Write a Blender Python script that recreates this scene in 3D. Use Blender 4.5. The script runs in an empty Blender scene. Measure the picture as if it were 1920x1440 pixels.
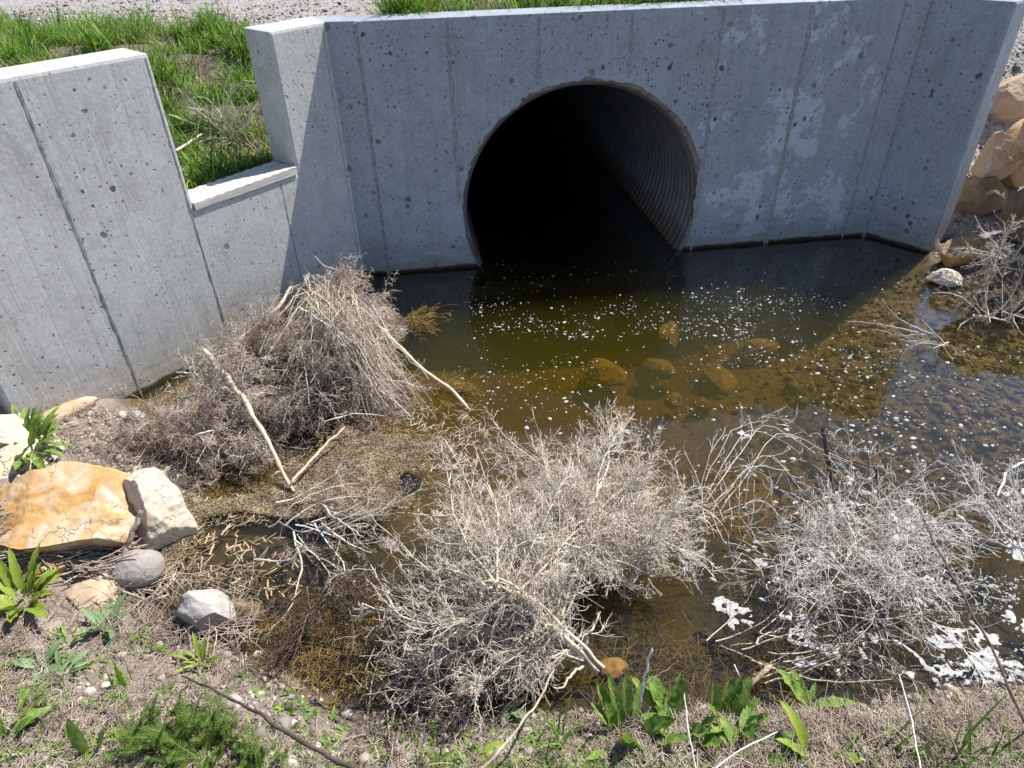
import bpy, bmesh, math, random
import numpy as np
from mathutils import Matrix, Vector, noise as mnoise

# ------------------------------------------------------------------ camera, sky, sun, exposure
SC = bpy.context.scene
COL = SC.collection
rng = np.random.default_rng(7)
random.seed(7)
CF, CP, CR = 1290.67, 0.61063976, -0.02614862
CAM = np.array([0.0, 0.0, 2.0])
_fw = np.array([0, math.cos(CP), -math.sin(CP)]); _rt = np.array([1.0, 0, 0]); _up = np.cross(_rt, _fw)
RT = _rt*math.cos(CR)+_up*math.sin(CR); UP = -_rt*math.sin(CR)+_up*math.cos(CR); FW = _fw
cd = bpy.data.cameras.new('camera'); cam = bpy.data.objects.new('camera', cd); COL.objects.link(cam)
cd.sensor_width = 36; cd.lens = CF/1920*36; cd.clip_start = .05; cd.clip_end = 500
m = Matrix.Identity(4)
for i in range(3):
    m[i][0] = RT[i]; m[i][1] = UP[i]; m[i][2] = -FW[i]; m[i][3] = CAM[i]
cam.matrix_world = m
SC.camera = cam

SUN_EL = math.radians(54)
SUN_DIR_H = np.array([0.80, 0.60])          # horizontal direction towards the sun
SUN_DIR_H = SUN_DIR_H/np.linalg.norm(SUN_DIR_H)
sun_vec = Vector((SUN_DIR_H[0]*math.cos(SUN_EL), SUN_DIR_H[1]*math.cos(SUN_EL), math.sin(SUN_EL)))
W = bpy.data.worlds.new('World'); SC.world = W; W.use_nodes = True
nt = W.node_tree; nt.nodes.clear()
sk = nt.nodes.new('ShaderNodeTexSky'); sk.sky_type = 'NISHITA'; sk.sun_disc = False
sk.sun_elevation = SUN_EL; sk.sun_rotation = math.atan2(SUN_DIR_H[0], SUN_DIR_H[1])
sk.altitude = 1500; sk.air_density = 1.0; sk.dust_density = 0.05; sk.ozone_density = 2.5
bg = nt.nodes.new('ShaderNodeBackground'); bg.inputs[1].default_value = 0.098
wo = nt.nodes.new('ShaderNodeOutputWorld'); nt.links.new(sk.outputs[0], bg.inputs[0]); nt.links.new(bg.outputs[0], wo.inputs[0])
sd = bpy.data.lights.new('sun', 'SUN'); sd.energy = 5.0; sd.angle = math.radians(0.5); sd.color = (1.0, .955, .89)
so = bpy.data.objects.new('sun', sd); COL.objects.link(so)
so.rotation_euler = sun_vec.to_track_quat('Z', 'Y').to_euler(); so.location = sun_vec*20
SC.view_settings.view_transform = 'Standard'; SC.view_settings.look = 'None'
SC.view_settings.exposure = 0.7; SC.view_settings.gamma = 1
SC.cycles.use_denoising = True
SC.cycles.max_bounces = 8; SC.cycles.transparent_max_bounces = 12; SC.cycles.volume_bounces = 0
SC.cycles.use_adaptive_sampling = True; SC.cycles.adaptive_threshold = 0.015

# ------------------------------------------------------------------ helpers
def ray(x, y):
    d = FW*CF+RT*(x-960)+UP*(720-y); return d/np.linalg.norm(d)
def P(x, y, z=0.0):
    """the point at height z seen at photo pixel x, y"""
    d = ray(x, y); return CAM+d*((z-CAM[2])/d[2])
def sstep(a, b, x):
    t = np.clip((x-a)/(b-a), 0, 1); return t*t*(3-2*t)
def unit(v): return v/np.maximum(np.linalg.norm(v, axis=-1, keepdims=True), 1e-9)

def _h(ix, iy, s):
    v = np.sin(ix*127.1+iy*311.7+s*74.7)*43758.5453; return v-np.floor(v)
def vnoise(x, y, s=0):
    ix = np.floor(x); iy = np.floor(y); fx = x-ix; fy = y-iy
    fx = fx*fx*(3-2*fx); fy = fy*fy*(3-2*fy)
    return ((_h(ix, iy, s)*(1-fx)+_h(ix+1, iy, s)*fx)*(1-fy)+(_h(ix, iy+1, s)*(1-fx)+_h(ix+1, iy+1, s)*fx)*fy)*2-1
def fbm(x, y, s=0, o=4):
    r = 0; a = 1; t = 0
    for k in range(o):
        r = r+a*vnoise(x*2**k+k*17.3, y*2**k-k*9.1, s+k); t += a; a *= .5
    return r/t

def mesh_obj(name, V, F, mats, parent=None, smooth=True, midx=None):
    """V (n,3), F list of (k,3)/(k,4) arrays -> ONE mesh object"""
    V = np.asarray(V, dtype=np.float64)
    if isinstance(F, np.ndarray): F = [F]
    F = [np.asarray(f, dtype=np.int32) for f in F if len(f)]
    me = bpy.data.meshes.new(name)
    me.vertices.add(len(V)); me.vertices.foreach_set('co', V.ravel())
    nl = sum(f.size for f in F); nf = sum(len(f) for f in F)
    me.loops.add(nl); me.loops.foreach_set('vertex_index', np.concatenate([f.ravel() for f in F]))
    tot = np.concatenate([np.full(len(f), f.shape[1], dtype=np.int32) for f in F])
    st = np.concatenate([[0], np.cumsum(tot)[:-1]]).astype(np.int32)
    me.polygons.add(nf); me.polygons.foreach_set('loop_start', st); me.polygons.foreach_set('loop_total', tot)
    if midx is not None: me.polygons.foreach_set('material_index', np.asarray(midx, dtype=np.int32))
    me.polygons.foreach_set('use_smooth', np.full(nf, smooth))
    for mt in (mats if isinstance(mats, (list, tuple)) else [mats]): me.materials.append(mt)
    me.update(calc_edges=True); me.validate()
    o = bpy.data.objects.new(name, me); COL.objects.link(o)
    if parent is not None: o.parent = parent
    return o
def recenter(o, c):
    """move the origin of a top-level mesh to c without moving the mesh"""
    c = Vector(tuple(float(q) for q in c)); o.data.transform(Matrix.Translation(-c)); o.location = c
def tag(o, label=None, cat=None, group=None, kind=None):
    if label: o['label'] = label
    if cat: o['category'] = cat
    if group: o['group'] = group
    if kind: o['kind'] = kind
    return o
def empty(name, loc):
    o = bpy.data.objects.new(name, None); COL.objects.link(o); o.location = tuple(float(q) for q in loc); o.empty_display_size = .1
    return o
def child(o, root):
    """parent a mesh whose vertices are in world space to an Empty"""
    o.parent = root; o.data.transform(Matrix.Translation(-Vector(root.location))); return o

def tubes(Pt, R, m=3, cap=True):
    """Pt (N,K,3) polylines, R (N,K) radii -> verts, quads"""
    N, K, _ = Pt.shape
    T = unit(np.gradient(Pt, axis=1))
    ref = np.zeros_like(T); ref[..., 2] = 1
    par = np.abs(T[..., 2]) > .92; ref[par] = (1, 0, 0)
    ref[:] = ref[:, :1]                      # one reference per tube
    A = unit(np.cross(T, ref)); B = np.cross(T, A)
    ph = np.arange(m)*2*math.pi/m
    V = Pt[:, :, None]+R[:, :, None, None]*(np.cos(ph)[None, None, :, None]*A[:, :, None]+np.sin(ph)[None, None, :, None]*B[:, :, None])
    V = V.reshape(-1, 3)
    n = np.arange(N)[:, None, None]*K*m; k = np.arange(K-1)[None, :, None]*m; j = np.arange(m)[None, None, :]; j2 = (j+1) % m
    Q = np.stack([n+k+j, n+k+j2, n+k+m+j2, n+k+m+j], -1).reshape(-1, 4)
    return V, Q
def merge(parts):
    Vs = []; Fs = []; o = 0
    for V, F in parts:
        Vs.append(V)
        for f in (F if isinstance(F, list) else [F]): Fs.append(np.asarray(f)+o)
        o += len(V)
    by = {}
    for f in Fs:
        if len(f): by.setdefault(f.shape[1], []).append(f)
    return np.concatenate(Vs), [np.concatenate(v) for v in by.values()]

# ------------------------------------------------------------------ materials
class NT:
    def __init__(s, name):
        s.m = bpy.data.materials.new(name); s.m.use_nodes = True; s.t = s.m.node_tree; s.t.nodes.clear()
        s.out = s.n('ShaderNodeOutputMaterial')
    def n(s, typ, **kw):
        nd = s.t.nodes.new(typ)
        for k, v in kw.items(): setattr(nd, k, v)
        return nd
    def l(s, a, b): s.t.links.new(a, b)
    def set(s, inp, v):
        if hasattr(v, 'is_linked') or isinstance(v, bpy.types.NodeSocket): s.l(v, inp)
        else: inp.default_value = v
    def pos(s, scale=None, obj=False):
        o = s.n('ShaderNodeTexCoord').outputs['Object'] if obj else s.n('ShaderNodeNewGeometry').outputs['Position']
        if scale is None: return o
        mp = s.n('ShaderNodeMapping'); s.l(o, mp.inputs[0]); mp.inputs['Scale'].default_value = scale if hasattr(scale, '__len__') else (scale,)*3
        return mp.outputs[0]
    def noise(s, v, sc, det=4, rough=.55, dist=0, out=0):
        nd = s.n('ShaderNodeTexNoise'); s.l(v, nd.inputs['Vector']); nd.inputs['Scale'].default_value = sc
        nd.inputs['Detail'].default_value = det; nd.inputs['Roughness'].default_value = rough; nd.inputs['Distortion'].default_value = dist
        return nd.outputs[out]
    def voro(s, v, sc, feat='F1', out='Distance', rnd=1):
        nd = s.n('ShaderNodeTexVoronoi', feature=feat); s.l(v, nd.inputs['Vector']); nd.inputs['Scale'].default_value = sc
        nd.inputs['Randomness'].default_value = rnd
        return nd.outputs[out]
    def rmp(s, v, stops, interp='LINEAR'):
        nd = s.n('ShaderNodeValToRGB'); s.set(nd.inputs[0], v); cr = nd.color_ramp; cr.interpolation = interp
        while len(cr.elements) < len(stops): cr.elements.new(.5)
        for e, (p, c) in zip(cr.elements, stops):
            e.position = p; e.color = (*c, 1) if hasattr(c, '__len__') else (c, c, c, 1)
        return nd.outputs[0]
    def mr(s, v, a, b, c=0, d=1):
        nd = s.n('ShaderNodeMapRange'); s.set(nd.inputs[0], v)
        for i, q in enumerate((a, b, c, d)): s.set(nd.inputs[i+1], q)
        return nd.outputs[0]
    def math(s, op, a, b=0, c=0):
        nd = s.n('ShaderNodeMath', operation=op); s.set(nd.inputs[0], a); s.set(nd.inputs[1], b)
        if len(nd.inputs) > 2: s.set(nd.inputs[2], c)
        return nd.outputs[0]
    def mix(s, f, a, b, bt='MIX'):
        nd = s.n('ShaderNodeMix', data_type='RGBA', blend_type=bt)
        s.set(nd.inputs[0], f)
        for i, q in ((6, a), (7, b)):
            if isinstance(q, (tuple, list)): nd.inputs[i].default_value = (*q[:3], 1)
            else: s.l(q, nd.inputs[i])
        return nd.outputs[2]
    def bump(s, h, st=.5, dist=.01, nrm=None):
        nd = s.n('ShaderNodeBump'); s.set(nd.inputs['Strength'], st); nd.inputs['Distance'].default_value = dist; s.l(h, nd.inputs['Height'])
        if nrm is not None: s.l(nrm, nd.inputs['Normal'])
        return nd.outputs[0]
    def sep(s, v):
        nd = s.n('ShaderNodeSeparateXYZ'); s.l(v, nd.inputs[0]); return nd.outputs
    def attr(s, name):
        nd = s.n('ShaderNodeAttribute'); nd.attribute_name = name; return nd
    def bsdf(s, col, rough=.8, nrm=None, metal=0, spec=.3, trans=0):
        b = s.n('ShaderNodeBsdfPrincipled'); s.set(b.inputs['Base Color'], (*col, 1) if isinstance(col, tuple) and len(col) == 3 else col)
        s.set(b.inputs['Roughness'], rough); s.set(b.inputs['Metallic'], metal); s.set(b.inputs['Specular IOR Level'], spec)
        if nrm is not None: s.l(nrm, b.inputs['Normal'])
        if trans:
            t = s.n('ShaderNodeBsdfTranslucent'); s.set(t.inputs[0], (*col, 1) if isinstance(col, tuple) and len(col) == 3 else col)
            mx = s.n('ShaderNodeMixShader'); mx.inputs[0].default_value = trans; s.l(b.outputs[0], mx.inputs[1]); s.l(t.outputs[0], mx.inputs[2])
            s.l(mx.outputs[0], s.out.inputs[0])
        else: s.l(b.outputs[0], s.out.inputs[0])
        return b

def mat_concrete(name, patches, base=(.36, .365, .36), streak=.3):
    s = NT(name); p = s.pos(); x, y, z = s.sep(p)
    big = s.noise(p, 1.6, 5, .6); fine = s.noise(p, 60, 4, .7); mid = s.noise(p, 9, 5, .65)
    c = s.mix(s.mr(big, .3, .7), tuple(q*.86 for q in base), tuple(q*1.1 for q in base))
    c = s.mix(s.mr(mid, .38, .66, 0, .6), c, tuple(q*.72 for q in base))
    c = s.mix(s.mr(fine, .42, .66, 0, .5), c, tuple(min(1, q*1.3) for q in base))
    # vertical runs left by the form boards
    st = s.noise(s.pos((14, 14, .7)), 1.5, 5, .65)
    stn = s.noise(p, 2.2, 6, .7, .8); c = s.mix(s.math('MULTIPLY', s.mr(stn, .54, .70), .45), c, (.26, .245, .21))
    c = s.mix(s.math('MULTIPLY', s.mr(st, .5, .72), streak), c, tuple(q*.7 for q in base))
    # pale lime patches with hard flaky outlines
    pm = s.noise(p, 4.6, 12, .72, .2)
    gate = s.math('ADD', s.mr(x, .8, 1.7, -.05, .125), s.mr(x, 2.25, 2.5, 0, -.17)) if patches > .2 else 0
    pm2 = s.math('GREATER_THAN', s.math('ADD', s.math('ADD', pm, gate), s.math('MULTIPLY', s.noise(p, 22, 3, .6), .16)), .74)
    c = s.mix(s.math('MULTIPLY', pm2, min(.8, patches)), c, tuple(min(1, q*1.45) for q in base))
    # air holes of mixed size
    def holes(sc, th, keep, sz):
        w = s.n('ShaderNodeVectorMath', operation='ADD'); s.l(p, w.inputs[0])
        nn = s.n('ShaderNodeVectorMath', operation='SCALE'); s.l(s.noise(p, sc*1.2, 2, .5, 0, 1), nn.inputs[0]); nn.inputs['Scale'].default_value = .55/sc
        s.l(nn.outputs[0], w.inputs[1])
        d = s.voro(w.outputs[0], sc); col = s.sep(s.voro(w.outputs[0], sc, out='Color'))
        r = s.math('MULTIPLY', s.mr(col[0], keep, 1, 0, 1), sz)
        return s.mr(s.math('SUBTRACT', d, r), 0, .06, 1, 0), s.math('GREATER_THAN', col[0], keep)
    h1, k1 = holes(15, 0, .74-.25*patches, .20+.07*patches); h1 = s.math('MULTIPLY', h1, k1)
    h2, k2 = holes(45, 0, .62-.2*patches, .28); h2 = s.math('MULTIPLY', h2, k2)
    h3, k3 = holes(130, 0, .55, .28); h3 = s.math('MULTIPLY', h3, k3)
    area = s.mr(s.noise(p, 2.3, 3), .38, .62)
    hh = s.math('MAXIMUM', s.math('MULTIPLY', s.math('MAXIMUM', h1, h2), s.mr(area, 0, 1, .25, 1)), s.math('MULTIPLY', h3, .55))
    c = s.mix(s.math('MULTIPLY', hh, .9), c, tuple(q*.15 for q in base))
    # silt marks above the water line: brown wash, then a pale lime band and a wet dark foot
    wv = s.math('ADD', z, s.math('MULTIPLY', s.noise(p, 3.2, 4), .34))
    br = s.math('MULTIPLY', s.mr(wv, .30, .46, 1, 0), s.mr(s.noise(s.pos((5, 5, 16)), 1.6, 5, .7), .42, .68))
    c = s.mix(s.math('MULTIPLY', br, .62), c, (.25, .19, .115))
    wz = s.math('ADD', z, s.math('MULTIPLY', s.noise(p, 9, 3), .03))
    c = s.mix(s.math('MULTIPLY', s.mr(wz, .095, .075), .6), c, (.30, .285, .235))
    c = s.mix(s.mr(wz, .046, .030), c, (.05, .045, .018))
    hgt = s.math('SUBTRACT', s.math('ADD', s.math('MULTIPLY', mid, .25), s.math('MULTIPLY', fine, .22)), hh)
    crk = s.mr(st, .5, .75, 0, .3)
    s.bsdf(c, .88, s.bump(s.math('SUBTRACT', hgt, crk), .7, .006), spec=.2)
    return s.m
def mat_simple(name, c1, c2, sc=8, rough=.85, bumpd=.004, island=.3, spec=.2, trans=0, st=(1, 1, 1)):
    s = NT(name); p = s.pos(st)
    n1 = s.noise(p, sc, 5, .6)
    c = s.mix(s.mr(n1, .35, .65), c1, c2)
    if island:
        r = s.n('ShaderNodeNewGeometry').outputs['Random Per Island']
        c = s.mix(1, c, s.rmp(r, [(0, 1-island), (1, 1+island*.6)]), 'MULTIPLY')
    s.bsdf(c, rough, s.bump(s.noise(p, sc*4, 4, .7), .6, bumpd), spec=spec, trans=trans)
    return s.m
def mat_rock(name, a, b, c_, crack=.5, sc=5, wet=False):
    s = NT(name); p = s.pos(obj=True)
    n1 = s.noise(p, sc, 6, .62, .4); n2 = s.noise(p, sc*2.3, 6, .6, .8); n3 = s.noise(p, 70, 4, .7)
    c = s.mix(s.mr(n1, .42, .58), a, b); c = s.mix(s.mr(n2, .42, .66), c, c_); c = s.mix(s.mr(s.noise(p, sc*.9, 5, .65, 1.), .60, .66, 0, .55), c, tuple(q*.5 for q in a))
    c = s.mix(s.mr(n3, .3, .75, 0, .35), c, tuple(q*.55 for q in a))
    w = s.n('ShaderNodeVectorMath', operation='ADD'); s.l(p, w.inputs[0])
    q = s.n('ShaderNodeVectorMath', operation='SCALE'); s.l(s.noise(p, 6, 4, .6, 0, 1), q.inputs[0]); q.inputs['Scale'].default_value = .25; s.l(q.outputs[0], w.inputs[1])
    v = s.voro(w.outputs[0], 6, 'DISTANCE_TO_EDGE'); cr = s.math('MULTIPLY', s.mr(v, 0, .022, 1, 0), s.mr(s.noise(p, 5, 3), .50, .60))
    c = s.mix(s.math('MULTIPLY', cr, crack*.5), c, tuple(q*.35 for q in a))
    h = s.math('SUBTRACT', s.math('ADD', s.math('MULTIPLY', n2, .8), s.math('MULTIPLY', n3, .25)), s.math('MULTIPLY', cr, crack))
    s.bsdf(c, .85, s.bump(h, .8, .012), spec=.2)
    return s.m

M_head = mat_concrete('shade_tinted_concrete', .8, base=(.33, .36, .40), streak=.4)  # same cast concrete as the wing, its base darkened and blued to paint in shade
M_wing = mat_concrete('smooth_grey_concrete', .05, base=(.49, .49, .475), streak=.18)  # base raised so the colour itself carries some of the sunlight
M_seam = mat_simple('seam_concrete', (.20, .205, .21), (.37, .37, .365), 40, .9, .004, 0)
M_chip = mat_simple('broken_concrete', (.17, .15, .12), (.32, .29, .25), 30, .95, .01, 0)
s = NT('galvanised_steel'); p = s.pos()
c = s.mix(s.mr(s.noise(p, 6, 5, .6), .35, .65), (.13, .135, .145), (.22, .225, .24))
c = s.mix(s.mr(s.voro(p, 70), .1, .6, 0, .3), c, (.18, .19, .20)); zz_ = s.sep(p)[2]; c = s.mix(s.math('MULTIPLY', s.mr(s.math('ADD', zz_, s.math('MULTIPLY', s.noise(p, 7, 4), .1)), .22, .12), .8), c, (.11, .065, .035)); c = s.mix(s.math('MULTIPLY', s.mr(s.noise(s.pos((3, 3, 1)), 5, 5, .7), .52, .68), .5), c, (.15, .09, .055))
s.bsdf(c, .5, s.bump(s.noise(p, 50, 3), .2, .002), metal=.55); M_steel = s.m
s = NT('weathered_wood'); p = s.pos(obj=True); g_ = s.noise(s.pos((4, 60, 60), True), 1.5, 5, .7, .5)
c = s.mix(s.mr(g_, .35, .65), (.42, .39, .35), (.66, .63, .58)); s.bsdf(c, .85, s.bump(g_, .7, .004)); M_wood = s.m

# water: surface passes light straight through, mirrors by Fresnel; colour comes from the volume
s = NT('murky_water'); p = s.pos()
rp = s.noise(p, 5, 3, .5); rp2 = s.noise(p, 26, 2, .5)
nm = s.bump(s.math('ADD', rp, s.math('MULTIPLY', rp2, .12)), .10, .02)
fr = s.n('ShaderNodeFresnel'); fr.inputs[0].default_value = 1.33; s.l(nm, fr.inputs['Normal'])
tr = s.n('ShaderNodeBsdfTransparent'); tr.inputs[0].default_value = (.97, .97, .95, 1)
gl = s.n('ShaderNodeBsdfGlossy'); gl.inputs['Roughness'].default_value = .015; s.l(nm, gl.inputs['Normal'])
mx = s.n('ShaderNodeMixShader'); s.l(s.math('MINIMUM', s.math('MULTIPLY', fr.outputs[0], 2.8), 1), mx.inputs[0]); s.l(tr.outputs[0], mx.inputs[1]); s.l(gl.outputs[0], mx.inputs[2])
s.l(mx.outputs[0], s.out.inputs[0])
va = s.n('ShaderNodeVolumeAbsorption'); va.inputs[0].default_value = (.68, .55, .04, 1); va.inputs[1].default_value = 2.75
vs = s.n('ShaderNodeVolumeScatter'); vs.inputs[0].default_value = (.62, .62, .12, 1); vs.inputs[1].default_value = .42
ad = s.n('ShaderNodeAddShader'); s.l(va.outputs[0], ad.inputs[0]); s.l(vs.outputs[0], ad.inputs[1]); s.l(ad.outputs[0], s.out.inputs[1])
M_water = s.m
s = NT('white_foam'); p = s.pos(); b_ = s.voro(p, 260)
s.bsdf(s.mix(s.mr(s.noise(p, 40, 3), .3, .7), (.56, .56, .545), (.28, .28, .265)), .7, s.bump(b_, .5, .003)); M_foam = s.m

# ------------------------------------------------------------------ plan of the walls
TOP = 1.494
WL = lambda x: 5.498+1.3986*x                 # left wing line
HL = lambda x: 4.270+.1284*x                  # headwall line
pLe = np.array([-2.195, WL(-2.195)])          # left end of the wing
pA = np.array([-.955, WL(-.955)])
pB = np.array([-.80, HL(-.80)])
pD = np.array([2.37, HL(2.37)])
pD2 = np.array([2.54, 4.585])
pE = np.array([2.83, 4.262])
TH = .25
wall_line = [pLe, pA, pB, pD, pD2, pE]
PCX, PCZ, PR = .486, .350, .762               # pipe centre and inside radius
pipe_c = np.array([PCX, HL(PCX), PCZ])
hdir = np.array([1, .1284]); hdir /= np.linalg.norm(hdir); hn = np.array([-hdir[1], hdir[0]])   # hn points behind the wall

# ------------------------------------------------------------------ terrain
shore_px = [(245, 757), (300, 800), (330, 860), (372, 905), (350, 1000), (300, 1062), (268, 1108), (335, 1190), (430, 1218), (560, 1278), (700, 1338),
            (850, 1352), (1000, 1350), (1150, 1335), (1300, 1345), (1480, 1335), (1620, 1330), (1750, 1295), (1920, 1285)]
wpoly = [P(*q)[:2] for q in shore_px]+[np.array(q) for q in ((2.6, 1.12), (5, .9), (9, .4), (30, -2), (30, 3.5), (9, 3.6), (5, 3.4), (3.6, 3.35))]
wpoly += [P(*q)[:2] for q in ((1925, 590), (1850, 565), (1765, 540), (1748, 500))]
wpoly += [np.array([2.86, 4.36]), pD2+[0, .15], pD+[0, .12], pB+[0, .12], pA+[0, .12], np.array([-1.95, WL(-1.95)+.12])]
wpoly = np.array(wpoly)
def poly_sd(x, y, poly):
    d2 = np.full(x.shape, 1e9); ins = np.zeros(x.shape, bool)
    n = len(poly)
    for i in range(n):
        a = poly[i]; b = poly[(i+1) % n]; e = b-a
        t = np.clip(((x-a[0])*e[0]+(y-a[1])*e[1])/(e@e), 0, 1)
        d2 = np.minimum(d2, (x-a[0]-t*e[0])**2+(y-a[1]-t*e[1])**2)
        c = ((a[1] > y) != (b[1] > y)) & (x < (b[0]-a[0])*(y-a[1])/((b[1]-a[1]) if b[1] != a[1] else 1e-9)+a[0])
        ins ^= c
    d = np.sqrt(d2); return np.where(ins, -d, d)
def behind(x, y):
    """signed distance behind the wall line (positive = behind)"""
    line = np.array([[-30, WL(-2.195)-18], pLe, pA, pB, pD, pD2, pE, [3.3, 4.1], [6, 4.3], [40, 5]], float)
    best = np.full(x.shape, 1e9); sg = np.zeros(x.shape)
    for a, b in zip(line[:-1], line[1:]):
        e = b-a; t = np.clip(((x-a[0])*e[0]+(y-a[1])*e[1])/(e@e), 0, 1)
        d = np.hypot(x-a[0]-t*e[0], y-a[1]-t*e[1]); cr = e[0]*(y-a[1])-e[1]*(x-a[0])
        u = d < best-1e-9; best = np.where(u, d, best); sg = np.where(u, np.sign(cr), sg)
    return best*sg
# pool depths at a few places: (photo pixel, depth)
dep = [((1080, 520), .44), ((950, 640), .5), ((1200, 560), .50), ((1150, 700), .40), ((1300, 760), .36), ((1000, 720), .36), ((1450, 560), .36), ((1600, 620), .22), ((1700, 560), .13),
       ((1800, 600), .10), ((1850, 720), .14), ((1650, 720), .24), ((1500, 700), .32), ((1500, 850), .32), ((1750, 900), .24), ((1200, 900), .32), ((900, 760), .34), ((800, 650), .34), ((700, 850), .14),
       ((450, 1000), .10), ((600, 1100), .14), ((900, 1150), .2), ((1200, 1200), .14), ((1500, 1200), .16), ((1800, 1150), .2), ((1200, 1290), .07), ((1100, 1290), .07), ((500, 900), .04), ((380, 1130), .05)]
dxy = np.array([P(*a)[:2] for a, _ in dep]); dv = np.array([b for _, b in dep])
def ground_z(x, y, detail=True):
    x = np.asarray(x, float); y = np.asarray(y, float)
    sd_ = poly_sd(x, y, wpoly); bh = behind(x, y)
    w = 0; acc = 0
    for (a, b), v in zip(dxy, dv):
        k = 1/((x-a)**2+(y-b)**2+.03)**1.6; w = w+k; acc = acc+k*v
    D = acc/w; D = D*(1+.35*sstep(.25, .42, D))
    D = D+.03*fbm(x*2.2, y*2.2, 5)
    near_wall = sstep(0, .5, -bh) if True else 0
    zin = -D*(1-np.exp(-np.maximum(-sd_, 0)*1.9/np.maximum(D, .04)*.5))-np.maximum(0, -sd_)*.02*(x > 5)
    right = sstep(2.2, 3.0, x)*sstep(2.3, 3.2, y)
    rise = (.40*(1-np.exp(-np.maximum(sd_, 0)/.85)))*(1-right)+right*(.06*sd_+.42*np.maximum(sd_-.05, 0))
    left = sstep(-1.2, -1.7, x)*sstep(1.2, 1.8, y)
    rise = rise*(1-left*.3)+left*.04*sstep(0, .1, sd_)
    zf = np.where(sd_ < 0, zin, np.minimum(rise, 1.3))
    dW = np.maximum(0, bh-.25)
    zl = .70+.24*dW+.16*fbm(x*2.1, y*2.1, 9)*sstep(.05, .5, dW)+.06*sstep(.4, 0., dW); zl = np.minimum(zl, 1.20+.02*fbm(x, y, 3))
    zl = zl-.25*sstep(-1.9, -2.3, x)*sstep(1.2, .3, dW)
    zh = 1.43-.09*dW*sstep(0, 2, dW)
    wx = sstep(-1.25, -.55, x-.25*np.minimum(dW, 2))
    zb = zl*(1-wx)+zh*wx
    zb = np.maximum(zb, 1.16*sstep(1.6, 2.8, dW))
    rr = sstep(2.75, 2.95, x)*sstep(2.6, .6, dW)
    zb = zb*(1-rr)+rr*np.minimum(1.25, .02+.55*dW+.1*np.maximum(x-3, 0))
    bw = .10+.5*sstep(2.8, 3.3, x)+.35*sstep(-2.35, -2.9, x)
    sft = .125
    k = sstep(-1, 1, (bh-sft)/bw)
    z = zf*(1-k)+zb*k
    if detail:
        amp = .012+.012*sstep(.0, .3, z)
        z = z+amp*fbm(x*5, y*5, 1)+.006*fbm(x*22, y*22, 2, 3)
    return z
def axis(a, b, st, far):
    c = list(np.arange(a, b+1e-6, st)); g = st; lo = [a]; hi = [b]
    while lo[-1] > -far: g *= 1.22; lo.append(lo[-1]-g)
    while hi[-1] < far: 
        g2 = (hi[-1]-(hi[-2] if len(hi) > 1 else hi[-1]-st))*1.22; hi.append(hi[-1]+g2)
    return np.array(lo[:0:-1]+c+hi[1:])
gx = axis(-3.4, 4.2, .024, 80); gy = axis(.2, 6.6, .024, 80)
GX, GY = np.meshgrid(gx, gy); GZ = ground_z(GX, GY)
ny, nx = GX.shape
idx = np.arange(ny*nx).reshape(ny, nx)
Q = np.stack([idx[:-1, :-1], idx[:-1, 1:], idx[1:, 1:], idx[1:, :-1]], -1).reshape(-1, 4)
V = np.stack([GX, GY, GZ], -1).reshape(-1, 3)
# open the sheet where the pipe passes through the wall
cen = V[Q].mean(1); rel = cen[:, :2]-pipe_c[:2]; al = rel@hdir; bk = rel@hn
cut = (np.abs(al) < PR+.06) & (bk > -.03) & (bk < .34)
Q = Q[~cut]
s = NT('ground_soil'); p = s.pos(); x, y, z = s.sep(p)
at = s.attr('zone'); zr, zb_, zg = s.sep(at.outputs['Color'])
n1 = s.noise(p, 3, 6, .6); n2 = s.noise(p, 30, 5, .7); n3 = s.noise(p, 120, 3, .7)
soil = s.mix(s.mr(n1, .35, .65), (.235, .18, .145), (.40, .33, .275)); soil = s.mix(s.mr(n2, .35, .7, 0, .7), soil, (.16, .125, .10))
soil = s.mix(s.mr(n3, .5, .7, 0, .5), soil, (.48, .43, .37))
vp = s.voro(p, 34, out='Color'); vd = s.voro(p, 34)
grav = s.mix(.55, s.mix(s.mr(n1, .3, .7), (.34, .29, .27), (.48, .44, .41)), s.mix(s.sep(vp)[0], (.14, .13, .13), (.55, .52, .48)))
soil = s.mix(s.mr(y, 2.9, 3.5), soil, s.mix(.5, soil, (.07, .05, .03)))
c = s.mix(zr, soil, grav)
bp = s.voro(p, 22, out='Color')
bed = s.mix(s.mr(n1, .3, .7), (.042, .029, .011), (.10, .068, .022)); bed = s.mix(at.outputs['Alpha'], bed, s.mix(s.mr(n1, .35, .65), (.19, .13, .03), (.31, .22, .055))); bed = s.mix(s.mr(n2, .4, .7, 0, .75), bed, (.035, .024, .01))
bedg = s.mix(s.sep(bp)[0], (.035, .026, .014), (.24, .17, .08)); bed = s.mix(s.math('MULTIPLY', zg, .75), bed, bedg)
c = s.mix(zb_, c, bed)
c = s.mix(s.math('MULTIPLY', s.mr(s.math('ADD', z, s.math('MULTIPLY', n2, .03)), .065, .03), s.math('SUBTRACT', 1, zb_)), c, (.095, .07, .05))
hh = s.math('ADD', s.math('MULTIPLY', n2, .6), s.math('MULTIPLY', s.math('MULTIPLY', vd, -1), s.math('MAXIMUM', zr, .25)))
s.bsdf(c, s.mr(zb_, 0, 1, .95, .6), s.bump(s.math('ADD', hh, s.math('MULTIPLY', n3, .4)), .9, .02), spec=.2)
M_ground = s.m
ground = mesh_obj('ground', V, Q, M_ground); tag(ground, kind='structure')
bhG = behind(V[:, 0], V[:, 1]); sdG = poly_sd(V[:, 0], V[:, 1], wpoly)
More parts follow.
